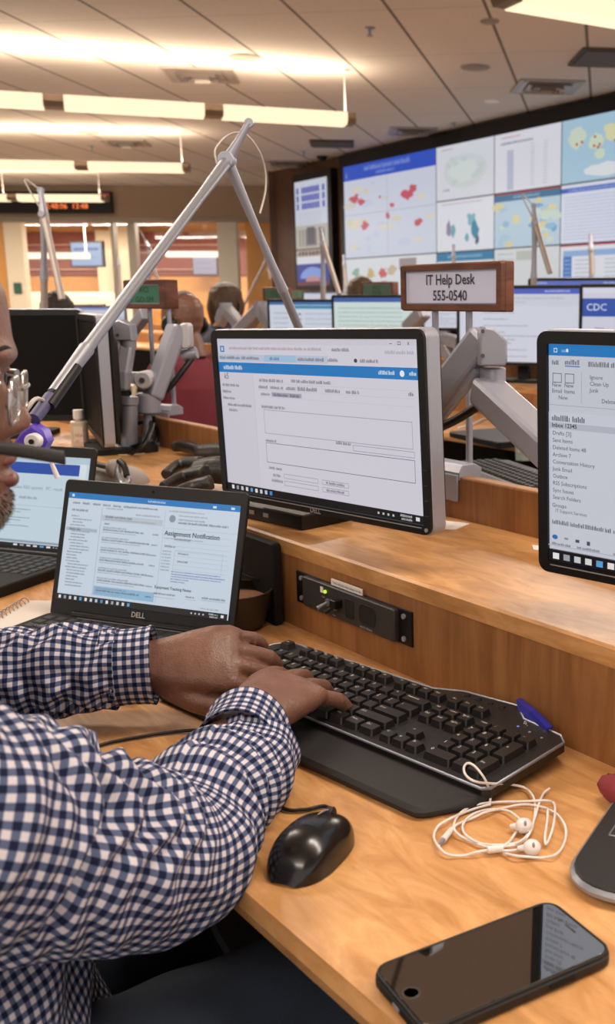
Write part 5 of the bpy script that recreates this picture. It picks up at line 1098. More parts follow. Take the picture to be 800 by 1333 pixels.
tag(t, 'clear plastic cup on the second-row desk beside the right monitor', 'cup')
t = empty('white_cable', on_z(620, 552, -.455)); l = local(t); b = B(); b.tube([l(on_z(x, y, -.455)) for x, y in ((596, 557), (615, 552), (630, 545), (645, 543), (660, 552), (668, 560))], .004, smooth=6, seg=8); b.build('cord', M_WHITE, t, smooth=True); tag(t, 'white cord snaking over the second-row desk under the arm', 'cord')
# ------------------------------------------------------------ people
def skin_mat(name, c1, c2, rough=.42):
    m = bpy.data.materials.new(name); m.use_nodes = True; nt = m.node_tree; b = nt.nodes['Principled BSDF']; tc = nt.nodes.new('ShaderNodeTexCoord')
    n = nt.nodes.new('ShaderNodeTexNoise'); n.inputs['Scale'].default_value = 55; n.inputs['Detail'].default_value = 8; nt.links.new(tc.outputs['Object'], n.inputs[0])
    mx = nt.nodes.new('ShaderNodeMix'); mx.data_type = 'RGBA'; mx.inputs[6].default_value = (*L(c1), 1); mx.inputs[7].default_value = (*L(c2), 1); nt.links.new(n.outputs['Fac'], mx.inputs[0])
    nt.links.new(mx.outputs[2], b.inputs['Base Color']); b.inputs['Roughness'].default_value = rough; b.inputs['Specular IOR Level'].default_value = .45
    v = nt.nodes.new('ShaderNodeTexVoronoi'); v.inputs['Scale'].default_value = 420; nt.links.new(tc.outputs['Object'], v.inputs['Vector'])
    n2 = nt.nodes.new('ShaderNodeTexNoise'); n2.inputs['Scale'].default_value = 130; n2.inputs['Detail'].default_value = 5; nt.links.new(tc.outputs['Object'], n2.inputs[0])
    a = nt.nodes.new('ShaderNodeMath'); a.operation = 'MULTIPLY_ADD'; a.inputs[1].default_value = .5; nt.links.new(v.outputs['Distance'], a.inputs[0]); nt.links.new(n2.outputs['Fac'], a.inputs[2])
    bp = nt.nodes.new('ShaderNodeBump'); bp.inputs['Strength'].default_value = .32; bp.inputs['Distance'].default_value = .0018; nt.links.new(a.outputs[0], bp.inputs['Height']); nt.links.new(bp.outputs['Normal'], b.inputs['Normal'])
    return m
SK_DARK = skin_mat('skin_deep_brown', '#5a392b', '#8a6353'); SK_TAN = skin_mat('skin_light', '#b07f63', '#c99a7c', .5)
def interp(T, z):
    if z <= T[0][0]: return T[0][1]
    for (a, va), (b, vb) in zip(T, T[1:]):
        if z <= b:
            t = (z - a) / (b - a); t = t * t * (3 - 2 * t) if abs(b - a) > .02 else t; return va + (vb - va) * t
    return T[-1][1]
FRONT = [(-.119, .074), (-.116, .085), (-.109, .097), (-.105, .0997), (-.0966, .1043), (-.0857, .1050), (-.0805, .1025), (-.06, .101), (-.04, .0985), (0, .0980), (.0086, .1020), (.018, .1070), (.0236, .1066), (.0345, .104), (.051, .102), (.066, .0995), (.08, .091), (.1, .068), (.115, .04), (.1245, .008)]
BACK = [(-.119, .045), (-.1, .01), (-.08, -.045), (-.05, -.078), (-.02, -.094), (.02, -.104), (.06, -.104), (.09, -.088), (.11, -.06), (.1245, -.008)]
WID = [(-.119, .018), (-.11, .034), (-.1, .044), (-.08, .057), (-.05, .066), (-.02, .0715), (.02, .0755), (.06, .074), (.09, .062), (.11, .042), (.1245, .008)]
def headpt(az, z, detail=True):
    f, k, w = interp(FRONT, z), interp(BACK, z), interp(WID, z); xc = f * .12 + k * .2 if z > -.06 else (f + k) / 2 * .6
    c, s = math.cos(az), math.sin(az); pw = .82 if c > 0 else 1.
    x = xc + ((f - xc) * abs(c) ** pw if c > 0 else -(xc - k) * abs(c)); y = w * (abs(s) ** .92) * (1 if s > 0 else -1)
    if detail and c > 0:
        g = lambda y0, z0, sy, sz: math.exp(-((abs(y) - y0) / sy) ** 2 - ((z - z0) / sz) ** 2)
        x += -.011 * g(.031, .0, .014, .010) + .003 * g(.03, .021, .02, .006) + .003 * g(.042, -.03, .018, .018) - .004 * g(0, .006, .012, .008)
        nz = interp([(-.042, 0), (-.038, .010), (-.033, .0185), (-.026, .0205), (-.021, .0185), (-.014, .0110), (-.006, .0055), (.004, .0025), (.012, 0)], z)
        nw = interp([(-.042, .016), (-.030, .0155), (-.02, .012), (0, .008), (.012, .008)], z)
        x += nz * math.exp(-(y / nw) ** 2); x += .004 * g(.014, -.034, .006, .007)
        x += .0050 * math.exp(-(y / .024) ** 2 - ((z + .056) / .007) ** 2) + .0058 * math.exp(-(y / .021) ** 2 - ((z + .070) / .0055) ** 2) + .004 * math.exp(-(y / .025) ** 2 - ((z + .047) / .006) ** 2)
        x -= .0035 * math.exp(-(y / .024) ** 2 - ((z + .0628) / .0014) ** 2)
    return Vector((x, y, z))
def head_into(b, M, seg=96, rows=110):
    b.at(M); vs = []; fs = []
    for i in range(rows + 1):
        z = -.119 + .2435 * i / rows
        for k in range(seg): vs.append(headpt(2 * math.pi * k / seg, z))
    for i in range(rows):
        for k in range(seg): fs.append((i * seg + k, i * seg + (k + 1) % seg, (i + 1) * seg + (k + 1) % seg, (i + 1) * seg + k))
    fs.append(tuple(range(seg - 1, -1, -1))); fs.append(tuple(rows * seg + k for k in range(seg)))
    b.add(vs, fs)
    for s in (-1, 1):
        pts = [(-.004, s * .076, -.028), (-.008, s * .082, -.010), (-.018, s * .086, .006), (-.030, s * .087, .008), (-.036, s * .086, -.006), (-.028, s * .082, -.024), (-.014, s * .077, -.038)]
        b.tube(pts, .0042, closed=True, smooth=4, seg=8); b.sph((-.018, s * .076, -.014), .014, seg=12, sx=1., sy=.35, sz=1.3)
        b.sph((.083, s * .031, 0), .0125, seg=14)
        b.tube([(.0955, s * .018, .006), (.099, s * .03, .0085), (.093, s * .043, .005)], .0022, smooth=3, seg=6)
        b.tube([(.0955, s * .018, -.006), (.097, s * .03, -.0085), (.092, s * .043, -.005)], .002, smooth=3, seg=6)
    b.at()
def frames(P):
    out = []
    for i, p in enumerate(P):
        t = (P[min(i + 1, len(P) - 1)] - P[max(i - 1, 0)]).normalized(); out.append(t)
    return out
def loft(b, rings, seg=20, pw=1., caps=True, m=None, uvs=None):
    """rings: (centre, ex, ey)"""
    vs = []; fs = []
    for c, ex, ey in rings:
        for k in range(seg):
            a = 2 * math.pi * k / seg; ca, sa = math.cos(a), math.sin(a)
            vs.append(c + ex * (abs(ca) ** pw * (1 if ca > 0 else -1)) + ey * (abs(sa) ** pw * (1 if sa > 0 else -1)))
    for i in range(len(rings) - 1):
        for k in range(seg): fs.append((i * seg + k, i * seg + (k + 1) % seg, (i + 1) * seg + (k + 1) % seg, (i + 1) * seg + k))
    if caps: fs.append(tuple(range(seg - 1, -1, -1))); fs.append(tuple((len(rings) - 1) * seg + k for k in range(seg)))
    b.add(vs, fs, m)
def hand_into(b, Wp, Fd, Up, side, fingers, thumb, sc=1., nails=None):
    Fd = Fd.normalized(); Up = (Up - Fd * Up.dot(Fd)).normalized(); S = (Up.cross(Fd) if side == 'R' else Fd.cross(Up)).normalized()
    P = lambda f, s, u: Wp + Fd * (f * sc) + S * (s * sc) + Up * (u * sc)
    loft(b, [(P(t, s, u), S * (a * sc), Up * (h * sc)) for t, s, u, a, h in ((-.03, 0, -.001, .027, .021), (0, 0, 0, .027, .0195), (.02, .001, .001, .031, .0190), (.045, .001, .002, .037, .018), (.07, 0, .002, .041, .0165), (.088, 0, .000, .0415, .014), (.098, 0, -.003, .038, .0105))], 24, .85)
    b.sph(P(.035, .022, -.006), .019 * sc, seg=14, sx=1.2)
    roots = [(.088, .030), (.094, .0105), (.090, -.0095), (.080, -.028)]; segs = [(.043, .026, .021), (.047, .029, .022), (.043, .027, .021), (.034, .021, .018)]; rad = [.0095, .0097, .0092, .0082]
    for i, (spread, c0, c1, c2) in enumerate(fingers):
        t, s = roots[i]; p = P(t, s, -.001); q0 = P(t - .035, s * .75, .001); a = math.radians(spread); d = (Fd * math.cos(a) + S * math.sin(a)).normalized(); ax = d.cross(Up).normalized(); cur = 0; pts = [q0, p]; r = rad[i] * sc
        for ln, cc in zip(segs[i], (c0, c1, c2)):
            cur += math.radians(cc); dd = Quaternion(ax, -cur) @ d; p = p + dd * (ln * sc); pts.append(p)
        b.tube(pts, [r * .95, r * 1.1, r * 1.0, r * .92, r * .8], smooth=5, seg=14)
        for q, k in ((pts[1], 1.16), (pts[2], 1.1), (pts[3], 1.0), (pts[4], .82)): b.sph(q, r * k, seg=14)
        if nails is not None:
            nrm = Quaternion(ax, -cur) @ Up; nails.append((pts[4] * .75 + pts[3] * .25 + nrm * r * .72, dd, nrm, r * .62))
    th = [P(.012, .016, -.006)] + [P(*q) for q in thumb]
    rr = [.014 * sc, .0135 * sc, .0112 * sc, .0095 * sc]; b.tube(th, rr, smooth=5, seg=14)
    for q, k in zip(th[1:], (.0132, .0118, .0092)): b.sph(q, k * sc, seg=14)
    if nails is not None:
        d = (th[-1] - th[-2]).normalized(); nrm = (Up * .7 + S * .7); nrm = (nrm - d * nrm.dot(d)).normalized(); nails.append((th[-1] + nrm * .0075 * sc - d * .002, d, nrm, .007 * sc))
def skin_obj(b, name, m, parent, voxel, it=5, conv=True):
    o = b.build(name, m, parent, clean=False); md = o.modifiers.new('r', 'REMESH'); md.mode = 'VOXEL'; md.voxel_size = voxel; md.use_smooth_shade = True
    s = o.modifiers.new('s', 'SMOOTH'); s.iterations = it; s.factor = .5; return o
def cloth(b, path, radii, n=130, seg=72, fold=None, per=.0118, ucount=None, v0=0., flat=1., updir=Vector((0, 0, 1)), u0=0., rfn=None):
    """sleeve-like tube with folds and a woven-check UV in metres"""
    P0 = catmull(path, 24); L_ = [0]
    for a, c in zip(P0, P0[1:]): L_.append(L_[-1] + (c - a).length)
    T = L_[-1]; P = []; rr = []; S = []
    j = 0
    for i in range(n + 1):
        s = T * i / n
        while j < len(L_) - 2 and L_[j + 1] < s: j += 1
        f = (s - L_[j]) / max(1e-9, L_[j + 1] - L_[j]); P.append(P0[j].lerp(P0[j + 1], f)); x = s / T * (len(radii) - 1); q = min(int(x), len(radii) - 2); g = x - q; g = g * g * (3 - 2 * g); rr.append(radii[q] * (1 - g) + radii[q + 1] * g); S.append(s)
    tt = frames(P); vs = []; fs = []; uvs = []; circ = ucount * per if ucount else round(2 * math.pi * (sum(rr) / len(rr)) / per) * per
    for i, p in enumerate(P):
        t = tt[i]; e1 = (updir - t * updir.dot(t)).normalized(); e2 = t.cross(e1)
        for k in range(seg):
            a = 2 * math.pi * k / seg; r = rr[i] + (fold(S[i], T, a) if fold else 0)
            if rfn: r += rfn(S[i] / T, a)
            vs.append(p + e1 * math.cos(a) * r + e2 * math.sin(a) * r * flat)
    for i in range(n):
        for k in range(seg):
            fs.append((i * seg + k, i * seg + (k + 1) % seg, (i + 1) * seg + (k + 1) % seg, (i + 1) * seg + k))
            ua, ub = u0 + circ * k / seg, u0 + circ * (k + 1) / seg; uvs.append([(ua, v0 + S[i]), (ub, v0 + S[i]), (ub, v0 + S[i + 1]), (ua, v0 + S[i + 1])])
    b.add(vs, fs, None, uvs); return P, T
def hair_cap(b, M, zmin_front=.055, zmin_back=-.07, thick=.008, seg=60, rows=40, rnd=None, side=0., wav=0.):
    b.at(M); vs = []; fs = []
    for i in range(rows + 1):
        for k in range(seg):
            a = 2 * math.pi * k / seg; f = .5 + .5 * math.cos(a); zl = zmin_back + (zmin_front - zmin_back) * f ** 1.5 + side * abs(math.sin(a))
            z = zl + (.1245 - zl) * (i / rows); p = headpt(a, z, False); n = Vector((p.x, p.y, p.z * .9)).normalized(); e = thick * (0.25 + .75 * min(1, i / 4))
            if wav: e += wav * noise.noise(Vector((p.x * 60, p.y * 60, p.z * 9)))
            vs.append(p + n * e)
    for i in range(rows):
        for k in range(seg): fs.append((i * seg + k, i * seg + (k + 1) % seg, (i + 1) * seg + (k + 1) % seg, (i + 1) * seg + k))
    fs.append(tuple(rows * seg + k for k in range(seg))); b.add(vs, fs); b.at()

def main_man():
    F = Vector((.951, .309, 0)).normalized(); HY = math.atan2(F.y, F.x)
    pel = Vector((-.50, .66, .52)); neck = Vector((-.475, .685, .985)); bv = VD.copy(); bu = UD.copy()   # bu: his right hand side
    root = empty('person', (pel.x, pel.y, 0), 0); l = local(root)
    NT = on_y(42, 545, .764); R0 = Matrix.Rotation(HY, 3, 'Z') @ Matrix.Rotation(R_(5), 3, 'Y'); H = NT - R0 @ Vector((.1185, 0, -.026))
    MH = Matrix.Translation(l(H)) @ R0.to_4x4()
    b = B(); head_into(b, MH)
    nh = H - F * .03 + Vector((0, 0, -.07))
    b.tube([l(nh), l((nh + neck) / 2), l(neck + Vector((0, 0, -.05)))], [.056, .058, .068], seg=28, smooth=4)
    # joints
    SR = Vector((-.37, .52, .925)); SL = Vector((-.60, .85, .925)); ER = Vector((-.25, .735, .765)); EL = Vector((-.66, 1.02, .80))
    WR = on_z(318, 945, -.412); WL = on_z(192, 866, -.392)
    # torso, shoulders
    ch = lambda f, z, a, d, ff=0.: (l(pel.lerp(neck, f) + bv * ff + Vector((0, 0, 0))), bu * a, bv * d)
    loft(b, [ch(-.1, 0, .15, .11), ch(.1, 0, .16, .12, .01), ch(.4, 0, .155, .125, .02), ch(.7, 0, .17, .12, .0), ch(.88, 0, .15, .09), ch(.99, 0, .07, .06)], 32, .9)
    for Sx, E, Wx, up in ((SR, ER, WR, 1), (SL, EL, WL, 1)):
        b.tube([l(neck + (Sx - neck) * .3 + Vector((0, 0, -.03))), l(Sx), l(Sx.lerp(E, .5)), l(E)], [.06, .058, .047, .042], smooth=5, seg=20)
        b.tube([l(E), l(E.lerp(Wx, .25)), l(E.lerp(Wx, .7)), l(Wx)], [.042, .044, .034, .0255], smooth=5, seg=20); b.sph(l(E), .044)
    nails = []
    hr = Vector((.36, .93, .10)).normalized()
    hand_into(b, l(WR), hr, Vector((.10, -.30, 1)), 'R', [(10, 26, 40, 28), (3, 24, 42, 28), (-8, 24, 38, 28), (-28, 20, 28, 20)], [(.050, .036, -.012), (.076, .040, -.022), (.098, .034, -.030)], 1.04, nails)
    hl = Vector((.985, .14, .04)).normalized()
    hand_into(b, l(WL), hl, Vector((-.05, -.66, .75)), 'L', [(6, 46, 44, 30), (1, 40, 44, 30), (-3, 34, 42, 28), (-8, 28, 38, 26)], [(.052, .042, -.012), (.086, .048, -.020), (.112, .040, -.028)], 1.02, nails)
    body = skin_obj(b, 'body', SK_DARK, root, .0023, 4)
    nm = mat('fingernail', '#8a6a58', .3)
    for p, d, n, r in nails:
        q = B(); sd = d.cross(n).normalized(); R3 = Matrix((sd, d, n)).transposed(); q.sph(p, r, seg=12, sx=.95, sy=1.15, sz=.3, R=R3); q.build('fingernail', nm, body, smooth=True)
    # eyes
    for s in (-1, 1):
        q = B(); q.at(MH); q.sph((.0845, s * .031, 0), .0127, seg=20); q.at(); q.build('eye', mat('eye_white', '#cfc6bb', .2), body, smooth=True)
        q = B(); q.at(MH); q.lathe([(.0055, 0), (.004, .0008), (0, .001)], (.0968, s * .031, 0), seg=18, axis=(1, 0, 0)); q.at(); q.build('iris', mat('iris', '#1d120c', .15), body, smooth=True)
    # lips
    lipm = mat('lip', '#6c4038', .35, bump=.3, bscale=300)
    for z0, dx, hh in ((-.0572, .0, .0052), (-.0694, 0, .0058)):
        q = B(); q.at(MH); pts = []
        for k in range(13):
            a = (k - 6) / 6 * .30; p = headpt(a, z0 + (.0026 if z0 > -.06 else -.0022) * (1 - abs(k - 6) / 6) - .001); pts.append(p - Vector((.0028, 0, 0)))
        q.tube(pts, lambda t: hh * max(.15, math.sin(math.pi * t)) ** .6, seg=12); q.at(); q.build('lip', lipm, body, smooth=True)
    # hair: cropped cap and beard of short stubs
    q = B(); hair_cap(q, MH, .088, -.05, .0016, wav=.0008); q.build('hair', mat('cropped_hair', '#15110f', .9, bump=1., bscale=700), root, smooth=True)
    rnd = random.Random(11); q = B(); q.at(MH)
    for k in range(9000):
        az = rnd.uniform(-1.9, 1.9); z = rnd.uniform(-.119, -.028); aa = abs(az)
        if aa < .5 and z > -.042: continue
        if aa < .34 and -.080 < z < -.050: continue
        if z > -.068 + .05 * max(0, (aa - .45)) and not (aa < .5 and z > -.052): continue
        p = headpt(az, z); e = .0015; du = (headpt(az + .02, z) - p); dv = (headpt(az, z + .002) - p); n = du.cross(dv)
        if n.length < 1e-9: continue
        n.normalize()
        if n.x * math.cos(az) + n.y * math.sin(az) < 0: n = -n
        ln = rnd.uniform(.002, .0042); d = (n * .7 + Vector((rnd.uniform(-.5, .5), rnd.uniform(-.5, .5), -.5 + rnd.uniform(-.3, .3)))).normalized(); s1 = d.orthogonal().normalized() * .00028; s2 = d.cross(s1).normalized() * .00028
        q.add([p - d * .001 + s1, p - d * .001 - s1 * .5 + s2, p - d * .001 - s1 * .5 - s2, p + d * ln], [(0, 1, 3), (1, 2, 3), (2, 0, 3)], 1 if rnd.random() < .4 else 0)
    q.at(); q.build('beard', [mat('beard_dark', '#1c1614', .8), mat('beard_grey', '#a39a92', .8)], root, clean=False)
    for s in (-1, 1):
        q = B(); q.at(MH); q.tube([headpt(s * (.16 + .05 * k), .0255 + .001 * math.sin(k * .7)) - Vector((.0008, 0, 0)) for k in range(8)], [.0008, .0018, .0018, .0006], smooth=2, seg=8); q.at(); q.build('eyebrow', mat('cropped_hair', '#15110f', .9), root, smooth=True)
    # ---- shirt
    G = gingham('gingham_navy_white'); Gc = G
    def fold_r(s, T, a):
        e = .30; x = s - e; k = math.exp(-(x / .085) ** 2); inner = .5 + .5 * math.cos(a - .35)
        nz = noise.noise(Vector((math.cos(a) * 1.3, math.sin(a) * 1.3, s * 7))); d = .0085 * k * (.25 + .75 * inner) * math.sin(2 * math.pi * (s / .036 + .30 * math.sin(a + .6) + 1.3 * nz))
        k2 = math.exp(-((s - T + .09) / .07) ** 2); d += .0050 * k2 * math.sin(2 * math.pi * (s / .032 + .35 * math.sin(a - 1.2) + .3))
        d += .0045 * math.sin(2.2 * a + 30 * s) * math.sin(19 * s + 2) + .0035 * noise.noise(Vector((math.cos(a) * 2.2, math.sin(a) * 2.2, s * 22)))
        d += .0042 * math.exp(-((s - .2) / .1) ** 2) * math.sin(2 * math.pi * (s / .05 + a / math.pi * .8))
        d -= (.004 * k) ; return d * (.45 + .55 * min(1, abs(s - .25) / .12)) if d > 0 else d * .8
    shirt = B()
    offd = Vector((.016, -.010, -.012))
    pth = [l(neck + (SR - neck) * .45 + Vector((0, 0, -.005))), l(SR + Vector((0, 0, .012))), l(SR.lerp(ER, .5) + Vector((-.0, -.0, .004))), l(ER + Vector((-.004, .004, .004))), l(ER.lerp(WR, .35) + Vector((.004, 0, .004))), l(ER.lerp(WR, .72) + offd), l(WR.lerp(ER, .12) + offd * .9 + Vector((0, 0, .002)))]
    cloth(shirt, pth, [.085, .084, .079, .078, .074, .066, .052, .046], fold=fold_r, ucount=46, per=.0092, seg=110, n=230)
    def fold_l(s, T, a):
        k = math.exp(-((s - T * .55) / .09) ** 2) + .9 * math.exp(-((s - T + .05) / .06) ** 2)
        nz = noise.noise(Vector((math.cos(a) * 1.5, math.sin(a) * 1.5, s * 9))); return .0062 * k * math.sin(2 * math.pi * (s / .040 + .4 * math.sin(a + 1) + 1.5 * nz)) + .004 * noise.noise(Vector((math.cos(a) * 2, math.sin(a) * 2, s * 20)))
    pthl = [l(neck + (SL - neck) * .45 + Vector((0, 0, -.02))), l(SL), l(SL.lerp(EL, .5)), l(EL), l(EL.lerp(WL, .35)), l(EL.lerp(WL, .7) + Vector((0, 0, .002))), l(WL.lerp(EL, .10))]
    cloth(shirt, pthl, [.082, .078, .068, .062, .058, .050, .043], fold=fold_l, ucount=34, per=.0092, seg=90, n=190)
    # trunk
    def ring(f, a, d, ff=0., z=0): return (l(pel.lerp(neck, f) + bv * ff + Vector((0, 0, z))), a, d)
    R_s = [ring(.05, .215, .185, .035), ring(.14, .205, .175, .035), ring(.25, .19, .165, .035), ring(.45, .18, .16, .025), ring(.65, .185, .15, .005), ring(.8, .19, .13, -.005), ring(.89, .165, .105, -.01), ring(.96, .115, .085, -.008), ring(1.01, .080, .074, 0)]
    n, sg = 90, 110; cs = []; 
    for i in range(n + 1):
        x = i / n * (len(R_s) - 1); q = min(int(x), len(R_s) - 2); g = x - q; g = g * g * (3 - 2 * g); A, C = R_s[q], R_s[q + 1]; cs.append((A[0].lerp(C[0], x - q), A[1] * (1 - g) + C[1] * g, A[2] * (1 - g) + C[2] * g))
    vs = []; fs = []; uvs = []; per = .0092; circ = round(2 * math.pi * .17 / per) * per; vz = [0]
    for i in range(n): vz.append(vz[-1] + math.hypot((cs[i + 1][0] - cs[i][0]).length, cs[i + 1][1] - cs[i][1]))
    for i, (c, a_, d_) in enumerate(cs):
        for k in range(sg):
            a = 2 * math.pi * k / sg; w = .006 * noise.noise(Vector((math.cos(a) * 3, math.sin(a) * 3, vz[i] * 9))) + .007 * max(0, 1 - vz[i] / .25) * math.sin(a * 9 + 2 * math.sin(a * 2)) + .004 * math.sin(vz[i] * 60 + 4 * math.sin(a * 2 + 1))
            vs.append(c + bu * math.cos(a) * (a_ + w) + bv * math.sin(a) * (d_ + w) + Vector((0, 0, -.02 * max(0, 1 - vz[i] / .1) * math.cos(a * 2))))
    for i in range(n):
        for k in range(sg):
            fs.append((i * sg + k, i * sg + (k + 1) % sg, (i + 1) * sg + (k + 1) % sg, (i + 1) * sg + k)); ua, ub = circ * k / sg, circ * (k + 1) / sg
            uvs.append([(ua, vz[i]), (ub, vz[i]), (ub, vz[i + 1]), (ua, vz[i + 1])])
    shirt.add(vs, fs, None, uvs)
    so = shirt.build('shirt', G, root, smooth=180)
    sm = so.modifiers.new('solid', 'SOLIDIFY'); sm.thickness = .0012; sm.offset = -1
    # cuffs
    for Wx, E, rr_, off, nm_, hd in ((WR, ER, (.047, .0455, .046), Vector((.008, -.004, -.003)), 'cuff', hr), (WL, EL, (.043, .0415, .043), Vector((0, 0, 0)), 'cuff', hl)):
        q = B(); dd = (Wx - E).normalized(); p1 = Wx - dd * .045; p2 = Wx - dd * .002 if Wx is WR else Wx + dd * .008
        cloth(q, [l(p1 + off), l((p1 + p2) / 2 + off * .8), l(p2 + off * .6)], list(rr_), n=40, seg=72, ucount=28 if Wx is WR else 26, per=.0092, v0=.003, fold=lambda s, T, a: .0012 * math.sin(3 * a + 1) + (.0010 if s > T - .003 or s < .002 else 0), flat=.92)
        o = q.build(nm_, G, so, smooth=180); m_ = o.modifiers.new('solid', 'SOLIDIFY'); m_.thickness = .002; m_.offset = -1
        if Wx is WR:
            e1 = Vector((.82, -.25, -.5)).normalized(); q = B(); c = l((p1 + p2) / 2 + off) + e1 * .0455; q.lathe([(.005, 0), (.005, .0015), (.003, .002), (0, .0012)], c, seg=16, axis=e1); q.build('button', M_BLACK, so, smooth=True)
    # collar
    q = B(); pts = [l(neck + bu * .078 * math.cos(a) + bv * .074 * math.sin(a) + Vector((0, 0, .012 - .018 * math.sin(a)))) for a in [2 * math.pi * k / 40 for k in range(40)]]
    vs = []; fs = []; uvs = []
    for k, p in enumerate(pts):
        c = l(neck); o_ = (p - c); o_.z = 0; o_.normalize(); vs += [p + Vector((0, 0, .022)) - o_ * .006, p + Vector((0, 0, .030)), p + o_ * .012 + Vector((0, 0, -.012))]
    for k in range(40):
        j = (k + 1) % 40
        for r in (0, 1): fs.append((k * 3 + r, j * 3 + r, j * 3 + r + 1, k * 3 + r + 1)); uvs.append([(k * .0118, r * .03), ((k + 1) * .0118, r * .03), ((k + 1) * .0118, r * .03 + .03), (k * .0118, r * .03 + .03)])
    q.add(vs, fs, None, uvs); o = q.build('collar', G, so, smooth=180); m_ = o.modifiers.new('solid', 'SOLIDIFY'); m_.thickness = .002
    # jeans and shoes
    q = B()
    for s in (1, -1):
        hp = pel + bu * .10 * s + Vector((0, 0, .035)); kn = hp + bv * .42 + bu * .03 * s + Vector((0, 0, .0)); an = kn - bv * .02 + Vector((0, 0, -.43))
        cloth(q, [l(hp - bv * .1), l(hp), l(hp.lerp(kn, .5)), l(kn), l(kn.lerp(an, .25)), l(kn.lerp(an, .6)), l(an)], [.115, .112, .098, .083, .075, .066, .06], n=110, seg=48, ucount=30, updir=bv * .3 + Vector((0, 0, .1)) + bu, fold=lambda s_, T, a: .006 * noise.noise(Vector((math.cos(a) * 2, math.sin(a) * 2, s_ * 14))) + .004 * math.sin(s_ * 55 + 2 * a) * math.exp(-((s_ - .52) / .12) ** 2))
    den = mat('denim', '#1c2636', .85, bump=.6, bscale=900, var=.3, vscale=30); o = q.build('jeans', den, root, smooth=180)
    for s in (1, -1):
        hp = pel + bu * .10 * s; an = hp + bv * .40 + bu * .03 * s; an.z = 0
        q = B(); loft(q, [(l(an + bv * t + Vector((0, 0, z))), bu * a, Vector((0, 0, 1)) * h) for t, z, a, h in ((-.07, .04, .02, .03), (-.05, .045, .036, .045), (0, .05, .042, .05), (.08, .04, .046, .04), (.15, .03, .044, .03), (.19, .022, .025, .018))], 20, .8); q.build('shoe', M_BLACKM, root, smooth=True)
    tag(root, 'seated man in navy and white gingham shirt typing, with glasses and headset', 'person')
    # glasses
    t = empty('eyeglasses', H + R0 @ Vector((.1, 0, 0)), rot=(0, R_(5), HY)); ll = local(t); ML = Matrix.Translation((-.1, 0, 0))
    rim = mat('rim_silver', '#b9b3b0', .2, .9); gl = mat('lens_glass', '#d8dcdc', .05, spec=.8); gl.node_tree.nodes['Principled BSDF'].inputs['Alpha'].default_value = .22
    for s in (-1, 1):
        def lp(y, z, e=0.): return (.1060 - .1 - .15 * (abs(y)) ** 2 * 2.2 + e + .004, y, z - .010)
        o_ = [lp(s * .033 + x, z) for x, z in rrect(.047, .031, .010, 4)]
        q = B(); q.tube(o_, .0015, closed=True, seg=8); q.build('rim', rim, t, smooth=True)
        q = B(); n_ = len(o_); q.add(o_ + [(a + .0015, c, d) for a, c, d in o_], [tuple(range(n_)), tuple(range(2 * n_ - 1, n_ - 1, -1))] + [(k, (k + 1) % n_, n_ + (k + 1) % n_, n_ + k) for k in range(n_)]); q.build('lens', gl, t)
        q = B(); q.cyl((.002 - .0, s * .060, .003), (-.006, s * .066, .003), .003, seg=10); q.build('hinge', rim, t)
        q = B(); q.beam((-.004, s * .067, .002), (-.100 + .0, s * .080, .004), .0035, .0046); q.tube([(-.100, s * .080, .004), (-.125, s * .083, -.006), (-.138, s * .083, -.028)], .0024, smooth=4, seg=8); q.build('temple', M_BLACK, t, bevel=.0008)
    q = B(); q.tube([(.0125, -.009, -.004), (.0155, 0, -.001), (.0125, .009, -.004)], .0016, smooth=4, seg=8); q.build('bridge', rim, t, smooth=True)
    for s in (-1, 1): q = B(); q.tube([(.011, s * .009, -.012), (.003, s * .011, -.017)], [.0008, .0024], seg=8); q.build('nose_pad', rim, t, smooth=True)
    tag(t, 'silver-rimmed glasses with dark temples on the man\'s face', 'glasses')
    # headset
    t = empty('headset', H + Vector((0, 0, -.02)), HY)
    for s in (-1, 1):
        q = B(); q.cyl((-.012, s * .085, 0), (-.012, s * .108, 0), .033, seg=30, bev=.006); q.build('ear_cup', M_BLACK, t, smooth=40)
        q = B(); q.cyl((-.012, s * .080, 0), (-.012, s * .090, 0), .034, seg=30, bev=.004); q.build('ear_pad', M_BLACKM, t, smooth=40)
    q = B(); q.tube([(-.012, .100 * math.cos(a), .02 + .135 * math.sin(a)) for a in [math.pi * k / 16 for k in range(17)]], .0055, seg=8); q.build('headband', M_BLACK, t, smooth=True)
    q = B(); lh = local(t); be = lh(on_y(84, 596, .715)); bm_ = lh(on_y(0, 583, .66)); bp = [Vector((-.01, -.104, -.008)), bm_ * .5 + Vector((-.01, -.104, -.008)) * .5, bm_, bm_.lerp(be, .9), be]
    loft(q, [(p, Vector((0, .0055 * k, 0)), Vector((0, 0, .0047 * k))) for p, k in zip(catmull(bp, 5), [.75] * 3 + [.9] * 8 + [1.] * 5 + [1.05] * 4 + [.7])], 16, .7); q.build('microphone_boom', mat('boom_rubber', '#1d1918', .6, bump=.4, bscale=800), t, smooth=50)
    tag(t, 'black headset with microphone boom across the man\'s lips', 'headset')
    # chair
    t = empty('office_chair', (pel.x, pel.y, 0), UA); fab = mat('chair_fabric', '#17181b', .8, bump=.5, bscale=400)
    q = B(); q.rbox((0, .03, .385), .50, .50, .08, .08, bev=.02); q.build('seat', fab, t, smooth=40)
    q = B(); q.prism(rrect(.44, .52, .07, 5), -.03, .03, axis='y', c=(0, -.27, .78), bev=.015); q.build('backrest', fab, t, smooth=40)
    q = B(); q.cyl((0, 0, .08), (0, 0, .35), .03); q.build('column', M_BLACK, t)
    q = B()
    q.cyl((0, 0, .06), (0, 0, .10), .05)
    for k in range(5):
        a = 2 * math.pi * k / 5; q.beam((0, 0, .085), (.3 * math.cos(a), .3 * math.sin(a), .07), .045, .03)
    q.build('star_base', M_BLACK, t)
